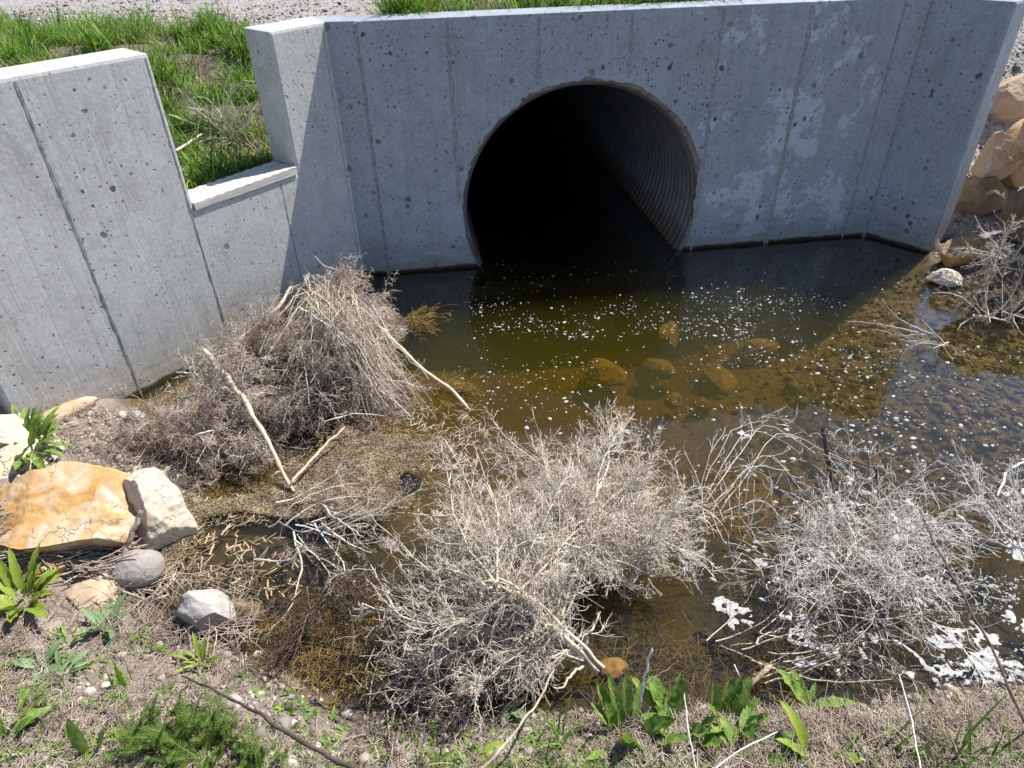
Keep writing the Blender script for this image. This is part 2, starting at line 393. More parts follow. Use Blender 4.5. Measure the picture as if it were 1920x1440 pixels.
# gravel road runs up-left behind the wall
rd0 = P(0, 10, 1.15)[:2]
road_d = (V[:, 1]-(5.75-.42*(V[:, 0]+1.2)))
road = sstep(-.35, .15, road_d+.25*fbm(V[:, 0]*2, V[:, 1]*2, 4))*sstep(-.2, .6, bhG)
road = np.maximum(road, .9*sstep(2.9, 3.2, V[:, 0])*sstep(-.3, .2, bhG))
bedm = sstep(.03, -.01, V[:, 2]+.015*fbm(V[:, 0]*6, V[:, 1]*6, 8))*(bhG < .3)
gr = sstep(1.2, 2.2, V[:, 0])*sstep(1.5, 2.2, V[:, 1])
ca = ground.data.color_attributes.new('zone', 'FLOAT_COLOR', 'POINT')
ca.data.foreach_set('color', np.stack([road, bedm, gr, sstep(1.8, 2.4, V[:, 1])*.95+.001], -1).ravel())

# water body: closed box from under the bed to the surface
def box(x0, x1, y0, y1, z0, z1):
    v = np.array([(x, y, z) for z in (z0, z1) for (x, y) in ((x0, y0), (x1, y0), (x1, y1), (x0, y1))], float)
    f = np.array([(3, 2, 1, 0), (4, 5, 6, 7), (0, 1, 5, 4), (1, 2, 6, 5), (2, 3, 7, 6), (3, 0, 4, 7)])
    return v, f
v, f = box(-2.6, 29, -3, 14, -2.5, 0)
water = mesh_obj('water', v, f, M_water, smooth=False); tag(water, kind='structure')

# ------------------------------------------------------------------ concrete
def rough_line(p0, p1, amp, n, seed):
    t = np.linspace(0, 1, n)[1:-1]; r = np.random.default_rng(seed)
    return [tuple(np.array(p0)*(1-q)+np.array(p1)*q+[0, 0]) for q in t]
def wall_panel(name, a, b, prof, mats, root, hole=None, miter=(0, 0), th=TH, bev=.016, skip=()):
    """prof: outline in (s, z); a, b plan ends of the front face"""
    L = np.linalg.norm(b-a); d = (b-a)/L; n = np.array([-d[1], d[0]])
    bm = bmesh.new()
    def pt(s_, z_, off):
        if off > 0:
            s_ = s_+off*(miter[0]*(s_ < 1e-3)+miter[1]*(s_ > L-1e-3)+.14*(hole is None and 1e-3 < s_ < L-1e-3))
        q = a+d*s_+n*off; return (q[0], q[1], z_)
    fv = [bm.verts.new(pt(s_, z_, 0)) for s_, z_ in prof]
    es = [bm.edges.new((fv[i], fv[(i+1) % len(fv)])) for i in range(len(fv))]
    if hole is not None:
        hv = [bm.verts.new(pt(s_, z_, 0)) for s_, z_ in hole]
        es += [bm.edges.new((hv[i], hv[(i+1) % len(hv)])) for i in range(len(hv))]
    bmesh.ops.triangle_fill(bm, edges=es, use_beauty=True, use_dissolve=False)
    bmesh.ops.recalc_face_normals(bm, faces=bm.faces)
    front = list(bm.faces)
    r = bmesh.ops.extrude_face_region(bm, geom=front)
    vs_ = [g for g in r['geom'] if isinstance(g, bmesh.types.BMVert)]
    # the new copy becomes the back
    for v_ in vs_:
        q = np.array(v_.co[:2]); s_ = (q-a)@d
        v_.co = Vector(pt(s_, v_.co.z, th))
    bmesh.ops.recalc_face_normals(bm, faces=bm.faces)
    if bev:
        be = []
        for e in bm.edges:
            if len(e.link_faces) != 2: continue
            an = e.calc_face_angle(0)
            if an < .8: continue
            p1, p2 = e.verts
            m_ = (np.array(p1.co)+np.array(p2.co))/2
            s_ = (m_[:2]-a)@d
            if m_[2] < -.3 or (abs(s_-PS) < PR+.15 and m_[2] < 1.25 and hole is not None): continue
            if any(abs(s_-q) < .03+.25*abs(mm) for q, mm in skip): continue
            be.append(e)
        bmesh.ops.bevel(bm, geom=be, offset=bev, segments=2, affect='EDGES', profile=.6)
    me = bpy.data.meshes.new(name); bm.to_mesh(me); bm.free()
    for m_ in mats: me.materials.append(m_)
    o = bpy.data.objects.new(name, me); COL.objects.link(o); child(o, root); return o, (a, d, n, L)
def seam(name, frame, s0, s1, z0, z1, root, w=.011, seed=0, h=.004, wob=.0025):
    """a raised, ragged fin where two form panels met"""
    a, d, n, L = frame; K = 90; r = np.random.default_rng(seed)
    z = np.linspace(z0, z1, K); s_ = np.linspace(s0, s1, K)
    wv = w*(.55+.9*np.abs(fbm(z*14, z*0+seed, seed))); c_ = wob*fbm(z*9, z*0+seed*3.1, seed+3)
    hh = h*(.5+1.1*np.abs(fbm(z*25, z*0+seed, seed+7)))
    rows = []
    for k, (o, hf) in enumerate(((-1.6, -.002), (-.8, .3), (-.15, 1.0), (.15, -.4), (.5, .8), (1.5, -.002))):
        q = a[None]+d[None]*(s_+c_+o*wv)[:, None]-n[None]*((hh*hf if hf > 0 or k in (3,) else np.full(K, hf)))[:, None]
        rows.append(np.column_stack([q, z]))
    V = np.stack(rows, 1).reshape(-1, 3); m_ = 6; i = np.arange(K-1)[:, None]*m_; j = np.arange(m_-1)[None]
    Q = np.stack([i+j, i+j+1, i+m_+j+1, i+m_+j], -1).reshape(-1, 4)
    o = mesh_obj(name, V, Q, M_seam); child(o, root); return o

cw = empty('concrete_headwall', (pipe_c[0], pipe_c[1], 0))
tag(cw, 'grey cast concrete headwall with angled wing walls around the round culvert mouth', 'headwall')
def sn(frame, px, py):
    """where the line of sight through a pixel meets the wall: (s, z)"""
    a, d, n, L = frame; r = ray(px, py); t = ((a-CAM[:2])@n)/(r[:2]@n); q = CAM+r*t
    return (q[:2]-a)@d, q[2]
# left wing with its notch
Lw = np.linalg.norm(pA-pLe); fr_w = (pLe, (pA-pLe)/Lw, None, Lw)
dw_ = (pA-pLe)/Lw; fr_w = (pLe, dw_, np.array([-dw_[1], dw_[0]]), Lw)
n0 = sn(fr_w, 362, 385)[0]; n1 = sn(fr_w, 555, 312)[0]; nz = .775
PS = -99
prof = [(0, -.5), (Lw, -.5), (Lw, TOP), (n1, TOP), (n1, nz), (n0, nz), (n0, TOP), (0, TOP)]
def miter_at(p0, p1, p2):
    d1 = unit(p1-p0); d2 = unit(p2-p1); n1_ = np.array([-d1[1], d1[0]]); n2_ = np.array([-d2[1], d2[0]])
    b = unit(n1_+n2_); k = 1/(b@n1_); return (b@d1)*k, (b@d2)*k      # shift per unit offset along seg 1 and seg 2
mA = miter_at(pLe, pA, pB); mB = miter_at(pA, pB, pD); mD = miter_at(pB, pD, pD2); mD2 = miter_at(pD, pD2, pE)
o, fr1 = wall_panel('wing_wall', pLe, pA, prof, [M_wing], cw, miter=(0, mA[0]), skip=((Lw, mA[0]),))
tag(o, 'sunlit wing wall with a square notch')
L2 = np.linalg.norm(pB-pA)
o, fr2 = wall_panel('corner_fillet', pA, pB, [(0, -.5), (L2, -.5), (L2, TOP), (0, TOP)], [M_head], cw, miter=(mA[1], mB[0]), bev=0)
# headwall with the pipe hole
L3 = np.linalg.norm(pD-pB); PS = (pipe_c[:2]-pB)@((pD-pB)/L3)
NH = 150; ang = np.linspace(0, 2*math.pi, NH, endpoint=False)
rj = np.random.default_rng(3)
right_side = np.clip(np.cos(ang-.15), 0, 1); topish = np.clip(np.sin(ang), 0, 1)
jr = PR+.014+.012*np.abs(fbm(ang*6, ang*0, 2))+.040*right_side**2*(.6+.5*fbm(ang*3, ang*0+5, 6))+.022*topish*np.abs(fbm(ang*9, ang*0, 12))*1.6+rj.uniform(-.004, .006, NH)
jr = np.maximum(jr, PR+.010)
hole = [(PS+r_*math.cos(t), PCZ+r_*math.sin(t)) for t, r_ in zip(ang, jr)]
PS_ = PS
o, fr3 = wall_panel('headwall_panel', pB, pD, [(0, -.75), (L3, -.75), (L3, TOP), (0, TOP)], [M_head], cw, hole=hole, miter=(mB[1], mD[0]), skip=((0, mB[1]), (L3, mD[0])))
tag(o, 'shaded headwall face with pale lime patches')
L4 = np.linalg.norm(pD2-pD); PS = -99
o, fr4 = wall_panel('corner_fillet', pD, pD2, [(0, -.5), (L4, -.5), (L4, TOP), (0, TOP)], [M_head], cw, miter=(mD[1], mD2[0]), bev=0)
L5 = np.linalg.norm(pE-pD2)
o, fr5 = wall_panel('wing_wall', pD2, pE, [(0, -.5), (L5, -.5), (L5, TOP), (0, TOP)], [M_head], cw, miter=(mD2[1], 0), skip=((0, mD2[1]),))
tag(o, 'short shaded wing wall beside the boulders')
# broken collar: rough ring between hole edge and pipe
rows = []
for k, (rr, dp) in enumerate(((0, .001), (.35, .010), (.7, .018), (1.0, .03))):
    r_ = jr*(1-rr)+(PR+.004)*rr+(.006*fbm(ang*12, ang*0+k, 5) if 0 < k < 3 else 0)
    dpp = dp+(.008*fbm(ang*15, ang*0+k*3, 9) if 0 < k < 3 else 0)
    q = pipe_c[:2][None]+hdir[None]*(r_*np.cos(ang))[:, None]+hn[None]*(np.zeros(NH)+dpp)[:, None]
    rows.append(np.column_stack([q, PCZ+r_*np.sin(ang)]))
V = np.concatenate(rows); i = np.arange(3)[:, None]*NH; j = np.arange(NH)[None]; j2 = (j+1) % NH
Q = np.stack([i+j, i+j2, i+NH+j2, i+NH+j], -1).reshape(-1, 4)
child(mesh_obj('broken_collar', V, Q, M_chip, smooth=False), cw)
# seams
def seam_px(frame, top, bot, z0, seed, **k):
    s1, z1 = sn(frame, *top); s0, zz = sn(frame, *bot)
    sb = s0+(s1-s0)*0  # seams stand vertical: average the two sightings
    sm = (s0+s1)/2
    seam('form_seam', frame, sm, sm, z0, min(TOP-.02, z1+.0), cw, seed=seed, **k)
seam_px(fr1, (22, 150), (262, 725), -.05, 1, w=.0075, h=.004)
seam_px(fr1, (265, 100), (423, 605), -.05, 2, w=.006, h=.003)
seam_px(fr1, (522, 345), (560, 480), -.05, 3, w=.006, h=.003)
seam_px(fr1, (607, 50), (640, 300), -.05, 4, w=.004, h=.002)
for q, (t_, b_, z0) in enumerate((((834, 38), (862, 330), .45), ((1007, 32), (1012, 160), 1.13), ((1185, 22), (1178, 160), 1.13), ((1352, 12), (1303, 455), -.05), ((1522, 5), (1441, 450), -.05))):
    seam_px(fr3, t_, b_, z0, 10+q, w=.016, h=.005)
for q, (fr_, L_) in enumerate(((fr3, .006), (fr4, .006), (fr4, L4-.006))):
    seam('form_seam', fr_, L_, L_, -.05, TOP-.02, cw, seed=30+q, w=.011, h=.006)

# corrugated pipe
K = 1500; LEN = 10.0; m_ = 84
tt = np.linspace(.012, LEN, K); rad = PR+.015*np.sin(tt*2*math.pi/.075)
rad[:3] = PR+.006
an = np.arange(m_)*2*math.pi/m_
cx = pipe_c[:2][None]+hn[None]*tt[:, None]
V = np.stack([cx[:, None, 0]+hdir[0]*rad[:, None]*np.cos(an), cx[:, None, 1]+hdir[1]*rad[:, None]*np.cos(an), PCZ+rad[:, None]*np.sin(an)], -1).reshape(-1, 3)
i = np.arange(K-1)[:, None]*m_; j = np.arange(m_)[None]; j2 = (j+1) % m_
Q = np.stack([i+j, i+m_+j, i+m_+j2, i+j2], -1).reshape(-1, 4)
# outer shell lip: first 12 cm
V2 = V[:m_*20].copy(); c3 = np.repeat(np.column_stack([cx[:20], np.full(20, PCZ)]), m_, 0)
V2 = c3+(V2-c3)*(1+.004/PR); Q2 = np.stack([i[:19]+j, i[:19]+j2, i[:19]+m_+j2, i[:19]+m_+j], -1).reshape(-1, 4)
rim = np.stack([j[0], j2[0], j2[0]+len(V), j[0]+len(V)], -1)
cap_i = len(V)+len(V2)
Vc = np.array([[*(cx[-1]), PCZ]]); capf = np.stack([(K-1)*m_+j[0], (K-1)*m_+j2[0], np.full(m_, cap_i)], -1)
pipe = mesh_obj('culvert_pipe', np.concatenate([V, V2, Vc]), [np.concatenate([Q, Q2+len(V), rim]), capf], M_steel)
tag(pipe, 'large round corrugated steel culvert pipe set in the concrete headwall', 'pipe'); recenter(pipe, pipe_c)

# board in the notch
bl = n1-n0; bm = bmesh.new()
NX, NY = 40, 5
vv = {}
for a_ in range(NX+1):
    for b_ in range(NY+1):
        for c_ in (0, 1):
            s_ = n0+.004+(bl-.008)*a_/NX; off = -.008+(.19)*b_/NY
            q = fr1[0]+fr1[1]*s_+fr1[2]*off
            zz = nz+.003+(.036+.005*a_/NX)*c_+(.002*math.sin(a_*1.7+b_*2)+.0035*math.sin(b_*2.9)) * c_
            vv[a_, b_, c_] = bm.verts.new((q[0], q[1], zz))
for a_ in range(NX):
    for b_ in range(NY):
        bm.faces.new([vv[a_, b_, 1], vv[a_+1, b_, 1], vv[a_+1, b_+1, 1], vv[a_, b_+1, 1]])
        bm.faces.new([vv[a_, b_+1, 0], vv[a_+1, b_+1, 0], vv[a_+1, b_, 0], vv[a_, b_, 0]])
    bm.faces.new([vv[a_, 0, 0], vv[a_+1, 0, 0], vv[a_+1, 0, 1], vv[a_, 0, 1]]); bm.faces.new([vv[a_, NY, 1], vv[a_+1, NY, 1], vv[a_+1, NY, 0], vv[a_, NY, 0]])
for b_ in range(NY):
    bm.faces.new([vv[0, b_, 1], vv[0, b_+1, 1], vv[0, b_+1, 0], vv[0, b_, 0]]); bm.faces.new([vv[NX, b_, 0], vv[NX, b_+1, 0], vv[NX, b_+1, 1], vv[NX, b_, 1]])
me = bpy.data.meshes.new('wooden_board'); bm.to_mesh(me); bm.free(); me.materials.append(M_wood)
o = bpy.data.objects.new('wooden_board', me); COL.objects.link(o)
c_ = fr1[0]+fr1[1]*(n0+n1)/2; o.data.transform(Matrix.Translation(-Vector((c_[0], c_[1], nz))))
o.data.transform(Matrix.Rotation(-math.atan2(dw_[1], dw_[0]), 4, 'Z')); o.rotation_euler[2] = math.atan2(dw_[1], dw_[0]); o.location = (c_[0], c_[1], nz)
tag(o, 'bleached grey wooden board lying on the sill of the notch in the wing wall', 'board')

# ------------------------------------------------------------------ plants, sticks, rocks: builders
def G(px, py, under=False):
    """the ground (or water surface) seen at a photo pixel"""
    lo = 1.2; hi = 12.0; r = ray(px, py); prev = CAM
    ts = np.linspace(lo, hi, 900); q = CAM[None]+r[None]*ts[:, None]
    g = ground_z(q[:, 0], q[:, 1], False)
    if not under: g = np.where(poly_sd(q[:, 0], q[:, 1], wpoly) < 0, np.maximum(g, 0), g)
    k = np.argmax(q[:, 2] < g); return np.array([q[k, 0], q[k, 1], g[k]])
def Gz(x, y, water=True):
    g = ground_z(np.asarray(x, float), np.asarray(y, float), False); return np.maximum(g, 0) if water else g
def path(pts, n=24, wob=.004, seed=0):
    """smooth wobbly path through 3D points"""
    pts = np.array(pts, float); r = np.random.default_rng(seed)
    d = np.concatenate([[0], np.cumsum(np.linalg.norm(np.diff(pts, axis=0), axis=1))]); t = np.linspace(0, d[-1], n)
    q = np.stack([np.interp(t, d, pts[:, k]) for k in range(3)], 1)
    for _ in range(2): q[1:-1] = (q[:-2]+2*q[1:-1]+q[2:])/4
    w = r.normal(0, wob, (n, 3)); w = (w+np.roll(w, 1, 0)+np.roll(w, 2, 0))/1.7; w[0] *= .3; w[-1] *= .3
    return q+w
def stick(name, pts, r0, r1, mat, label, cat='stick', group=None, n=26, wob=.0016, seed=0, forks=(), kn=.12):
    q = path(pts, n, wob, seed); rr = np.random.default_rng(seed+50)
    R = np.linspace(r0, r1, n)*(1+kn*rr.normal(0, 1, n).clip(-1.5, 2)); R[0] *= .75; R[-1] *= .6
    parts = [tubes(q[None], R[None], 8)]
    for (t, dx, L, fr_) in forks:
        k = int(t*(n-1)); b = q[k]; dd = unit(np.array(dx, float)); kk = 9
        s_ = np.linspace(0, L, kk)[:, None]; bend = rr.normal(0, .12, 3)
        fq = b+dd*s_+bend*(s_**2)/L+rr.normal(0, .002, (kk, 3)); parts.append(tubes(fq[None], (np.linspace(fr_, fr_*.4, kk))[None], 5))
    V, F = merge(parts)
    # end caps: pinch rings
    o = mesh_obj(name, V, F, mat); tag(o, label, cat, group); recenter(o, q[0]); return o

def grow(root, dirs, L, nlev, seed, kids=(9, 7, 4), r0=.004, spread=.9, curl=.5, up=0., floor=None, lens=(1, .42, .36, .45), rad=(1, .5, .36, .3), t0=.12, toward=None, jit=.35, rj=.008):
    """recursive branching; returns list of (P (N,K,3), R) per level"""
    r = np.random.default_rng(seed); levels = []
    D = unit(np.array(dirs, float)); N = len(D); base = np.repeat(np.array(root, float)[None], N, 0)+r.normal(0, 1, (N, 3))*np.array([rj, rj, min(rj, .015)])
    Ls = L*r.uniform(.65, 1.1, N); Rs = np.full(N, r0)*r.uniform(.6, 1.2, N)
    for lev in range(nlev):
        K = (12, 8, 6, 4)[lev]; n = len(D)
        bend = r.normal(0, curl, (n, 3)); bend[:, 2] += up
        bend2 = r.normal(0, curl*.8, (n, 3))
        t = np.linspace(0, 1, K)[None, :, None]
        dd = unit(D[:, None]+bend[:, None]*t+bend2[:, None]*np.sin(t*5)*.35+r.normal(0, .10*jit/.35, (n, K, 3)))
        st = dd*(Ls[:, None, None]/(K-1)); Pt = np.cumsum(st, 1)-st[:, :1]+base[:, None]
        if floor is not None:
            z = Pt[..., 2]; lo = floor; Pt[..., 2] = np.where(z < lo, lo+(lo-z)*.15, z)
        R = Rs[:, None]*np.linspace(1, .38, K)[None]
        levels.append((Pt, R))
        if lev == nlev-1: break
        c = kids[lev]; ti = r.uniform(t0, .97, (n, c)); ki = (ti*(K-1)).astype(int); fr_ = ti*(K-1)-ki
        nn = np.arange(n)[:, None]; k2 = np.minimum(ki+1, K-1)
        b = Pt[nn, ki]*(1-fr_[..., None])+Pt[nn, k2]*fr_[..., None]; tan = dd[nn, ki]
        side = unit(r.normal(0, 1, (n, c, 3))); side = unit(side-(side*tan).sum(-1, keepdims=True)*tan)
        nd = unit(tan+side*spread*r.uniform(.5, 1.3, (n, c, 1)))
        Ln = Ls[:, None]*lens[lev+1]*r.uniform(.55, 1.25, (n, c))*(1.15-.6*ti)
        Rn = np.broadcast_to((Rs*rad[lev+1])[:, None], (n, c))*r.uniform(.8, 1.15, (n, c))
        base = b.reshape(-1, 3); D = nd.reshape(-1, 3); Ls = Ln.reshape(-1); Rs = np.maximum(Rn.reshape(-1), (.0013, .0013, .0012, .00105)[lev+1] if lev < 3 else .00105)
    return levels
def cone_dirs(axis_, ang, n, seed, flat=1.):
    r = np.random.default_rng(seed); a = unit(np.array(axis_, float)); u = unit(np.cross(a, [0, 0, 1.])); w = np.cross(u, a)
    th = np.radians(ang)*np.sqrt(r.uniform(0, 1, n)); ph = r.uniform(0, 2*math.pi, n)
    return a*np.cos(th)[:, None]+np.sin(th)[:, None]*(u*np.cos(ph)[:, None]+w*flat*np.sin(ph)[:, None])
def bush(name, root, levels_list, mats, label, cat='dead bush', group=None, trunk=None):
    """Empty > stem (thick canes), twigs"""
    e = empty(name, root); tag(e, label, cat, group)
    st = []; tw = []
    for levels in levels_list:
        for i, (Pt, R) in enumerate(levels):
            (st if i == 0 else tw).append(tubes(Pt, R, 5 if i == 0 else 3))
    if trunk: st += trunk
    V, F = merge(st); child(mesh_obj('stem', V, F, mats[0]), e)
    V, F = merge(tw); child(mesh_obj('twigs', V, F, mats[1]), e)
    return e

def ico(sub):
    bm = bmesh.new(); bmesh.ops.create_icosphere(bm, subdivisions=sub, radius=1)
    V = np.array([v.co[:] for v in bm.verts]); F = np.array([[v.index for v in f.verts] for f in bm.faces]); bm.free(); return V, F
ICO5 = ico(6); ICO2 = ico(2); ICO1 = ico(1)
def n3(V, sc, seed, o=4):
    return (fbm(V[:, 0]*sc+seed*3.7, V[:, 1]*sc+V[:, 2]*sc*.7, seed, o)+fbm(V[:, 2]*sc-seed, V[:, 0]*sc*.6-V[:, 1]*sc, seed+5, o))*.7
def rock(name, c, size, mat, label, seed, cuts=9, rough=.05, rotz=0, tilt=0, cutd=(.62, .9), cat='rock', group=None, base=ICO5, planes=()):
    V, F = base; V = V.copy(); r = np.random.default_rng(seed)
    V *= (1+.16*n3(V, .9, seed, 3))[:, None]
    for k in range(cuts):
        n_ = unit(r.normal(0, 1, 3)); d = r.uniform(*cutd); ex = V@n_-d; V = V-np.maximum(ex, 0)[:, None]*n_*.93
    for n_, d in planes:
        n_ = unit(np.array(n_, float)); ex = V@n_-d; V = V-np.maximum(ex, 0)[:, None]*n_*.96
    nr = unit(V); V = V+nr*(rough*n3(V, 2.6, seed+1, 5)+rough*.25*n3(V, 11, seed+2, 4))[:, None]
    V = V*np.array(size)/2
    Mx = np.array(Matrix.Rotation(rotz, 3, 'Z')@Matrix.Rotation(tilt, 3, 'X')); V = V@Mx.T
    o = mesh_obj(name, V, F, mat); o.location = tuple(float(q) for q in c); tag(o, label, cat, group); return o

def leaf(base, az, el, L, w, droop=.6, fold=.25, wav=.06, seed=0, tip=1.0, nb=9, arrow=0.):
    """one blade-shaped leaf: grid with a folded midrib and wavy edge"""
    r = np.random.default_rng(seed); K = nb+1; t = np.linspace(0, 1, K)
    a = el-droop*t*1.3; ds = L/nb
    h = np.cumsum(np.cos(a))*ds-np.cos(a[0])*ds; v = np.cumsum(np.sin(a))*ds-np.sin(a[0])*ds
    d = np.array([math.cos(az), math.sin(az), 0]); sd_ = np.array([-math.sin(az), math.cos(az), 0]); nup = np.array([0, 0, 1.])
    mid = np.array(base)+d*h[:, None]+nup*v[:, None]
    wd = w/2*np.sin(np.clip(.10+t*.90, 0, 1)**tip*math.pi)**.75; wd[0] = w*.07; wd[-1] = w*.01
    nrm = -np.sin(a)[:, None]*d+np.cos(a)[:, None]*nup
    tw = r.uniform(-.35, .35)
    rows = []
    for u in (-1, -.55, 0, .55, 1):
        wv = wav*w*math.copysign(1, u)*0 if u == 0 else wav*w*np.sin(t*22+u*5+seed)*abs(u)
        rows.append(mid+sd_*(u*wd)[:, None]*(1+.12*wav*10*np.sin(t*31+u+seed))[:, None]+nrm*(fold*abs(u)*wd+wv+tw*u*wd)[:, None])
    V = np.stack(rows, 1).reshape(-1, 3); i = np.arange(K-1)[:, None]*5; j = np.arange(4)[None]
    return V, np.stack([i+j, i+j+1, i+5+j+1, i+5+j], -1).reshape(-1, 4)
def rosette(name, c, n, L, w, mat, label, cat='plant', el=(.5, 1.3), group=None, seed=0, az=None, droop=(.3, .9), wav=.06, fold=.3, tip=1., parts=True, spread=.012):
    r = np.random.default_rng(seed); e = empty(name, c); tag(e, label, cat, group)
    for k in range(n):
        a = r.uniform(0, 2*math.pi) if az is None else az[0]+r.uniform(-1, 1)*az[1]
        l_ = L*r.uniform(.55, 1.1)
        b = np.array(c)+np.array([math.cos(a), math.sin(a), 0])*r.uniform(.1, 1)*spread
        V, F = leaf(b, a, r.uniform(*el), l_, w*r.uniform(.7, 1.15)*(l_/L)**.5, r.uniform(*droop), fold, wav, seed*31+k, tip)
        child(mesh_obj('leaf', V, F, mat), e)
    return e
def blades(c, n, rad_, h, w, seed, lean=.5, curve=.8):
    """grass blades: (n) curved tapered strips"""
    r = np.random.default_rng(seed); c = np.asarray(c, float)
    b = c if c.ndim == 2 else c[None]+np.column_stack([r.normal(0, rad_, (n, 2)), np.zeros(n)])
    az = r.uniform(0, 2*math.pi, n); ln = np.abs(r.normal(0, lean, n)); H = h*r.uniform(.45, 1.15, n); cu = curve*r.uniform(.2, 1.2, n); W_ = w*r.uniform(.6, 1.3, n)
    K = 5; t = np.linspace(0, 1, K); a = ln[:, None]+cu[:, None]*t[None]**1.3
    ds = H[:, None]/(K-1); hx = np.cumsum(np.sin(a)*ds, 1)-np.sin(a[:, :1])*ds; vz = np.cumsum(np.cos(a)*ds, 1)-np.cos(a[:, :1])*ds
    d = np.column_stack([np.cos(az), np.sin(az), 0*az]); tw = az+math.pi/2+r.uniform(-.6, .6, n); sd_ = np.column_stack([np.cos(tw), np.sin(tw), 0*az])
    mid = b[:, None]+d[:, None]*hx[..., None]; mid[..., 2] += vz
    wd = W_[:, None]*np.array([.7, 1, .85, .55, .06])[None]/2
    V = np.stack([mid-sd_[:, None]*wd[..., None], mid+sd_[:, None]*wd[..., None]], 2).reshape(-1, 3)
    i = np.arange(n)[:, None]*K*2+np.arange(K-1)[None]*2; i = i.reshape(-1, 1)
    return V, np.concatenate([i, i+1, i+3, i+2], 1)
def straws(xy, z, L, w, seed, tilt=.15, curl=.3, az=None, m=3):
    """short thin stems lying about"""
    r = np.random.default_rng(seed+5000); n = len(xy); a = r.uniform(0, 2*math.pi, n) if az is None else az
    l_ = L*r.uniform(.3, 1.3, n); tl = r.normal(0, tilt, n); K = 4; t = np.linspace(-.5, .5, K)
    aa = a[:, None]+r.normal(0, curl, n)[:, None]*t[None]*2
    x = xy[:, :1]+np.cos(aa)*l_[:, None]*t[None]; y = xy[:, 1:2]+np.sin(aa)*l_[:, None]*t[None]
    zz = z[:, None]+np.sin(tl)[:, None]*l_[:, None]*t[None]+np.abs(np.sin(tl))[:, None]*l_[:, None]*.4
    R = w*r.uniform(.5, 1.3, n)[:, None]*np.array([.8, 1, 1, .7])[None]
    return tubes(np.stack([x, y, zz], -1), R, m)
def in_px(n, x0, y0, x1, y1, seed, z=0.):
    r = np.random.default_rng(seed); px = r.uniform(x0, x1, n); py = r.uniform(y0, y1, n)
    d = FW[None]*CF+RT[None]*(px-960)[:, None]+UP[None]*(720-py)[:, None]; t = (z-CAM[2])/d[:, 2]
    return (CAM[None]+d*t[:, None])[:, :2], px, py
def project(Pw):
    q = Pw-CAM; c = np.stack([q@RT, q@UP, q@FW], -1); return 960+CF*c[..., 0]/c[..., 2], 720-CF*c[..., 1]/c[..., 2]

M_twig = mat_simple('dry_grey_twig', (.50, .43, .345), (.80, .72, .61), 12, .8, .001, .35)
M_cane = mat_simple('pale_dry_cane', (.52, .44, .33), (.72, .64, .50), 14, .75, .001, .15)
M_twigw = mat_simple('bleached_white_twig', (.60, .56, .50), (.82, .78, .72), 12, .8, .001, .3)
M_brown = mat_simple('brown_brush_twig', (.26, .20, .16), (.62, .52, .43), 10, .85, .001, .5)
M_wet = mat_simple('wet_dark_twig', (.085, .06, .042), (.20, .145, .10), 10, .6, .001, .5)
M_straw = mat_simple('dry_straw', (.26, .195, .15), (.58, .49, .40), 10, .85, .001, .5)
M_dark = mat_simple('dark_bark', (.06, .045, .04), (.13, .10, .085), 18, .8, .003, .1)
M_driftw = mat_simple('peeled_branch', (.46, .37, .25), (.66, .56, .42), 22, .75, .003, .1, st=(1, 1, 1))
M_reed = mat_simple('golden_reed', (.30, .215, .125), (.56, .44, .29), 12, .75, .001, .55)
M_olive = mat_simple('algae_coated_twig', (.15, .10, .028), (.30, .20, .06), 12, .75, .001, .4)
M_leaf = mat_simple('fresh_green_leaf', (.10, .23, .03), (.33, .44, .10), 38, .6, .004, .45, .3, .3)
M_leafy = mat_simple('yellow_green_leaf', (.22, .30, .03), (.33, .42, .06), 14, .5, .002, .25, .4, .3)
M_leafg = mat_simple('grey_green_leaf', (.19, .30, .13), (.30, .43, .20), 14, .6, .002, .2, .3, .3)
M_grass = mat_simple('spring_grass', (.11, .24, .02), (.24, .40, .05), 6, .55, .001, .55, .3, .35)
M_dgrass = mat_simple('dry_grass', (.36, .29, .17), (.55, .46, .30), 6, .7, .001, .4, .2, .2)
M_rorange = mat_rock('ochre_sandstone', (.50, .27, .085), (.55, .34, .13), (.60, .50, .38), .35, 4.5)
M_rpale = mat_rock('pale_limestone', (.50, .44, .37), (.60, .56, .50), (.62, .50, .33), .5, 4)
M_rpink = mat_rock('pinkish_tan_sandstone', (.48, .36, .26), (.60, .49, .38), (.50, .33, .15), .5, 4)
M_rgrey = mat_rock('grey_river_stone', (.30, .27, .245), (.42, .39, .36), (.36, .31, .27), .25, 6)
M_rwhite = mat_rock('white_stone', (.44, .42, .385), (.54, .52, .48), (.36, .32, .28), .3, 8)
M_rbrown = mat_rock('brown_boulder', (.22, .15, .09), (.32, .23, .15), (.40, .28, .16), .4, 4)
M_pebble = mat_simple('mixed_pebbles', (.17, .145, .125), (.50, .44, .38), 9, .85, .002, .7)
M_bedpeb = mat_simple('silted_pebbles', (.085, .058, .026), (.22, .155, .07), 9, .8, .002, .6)

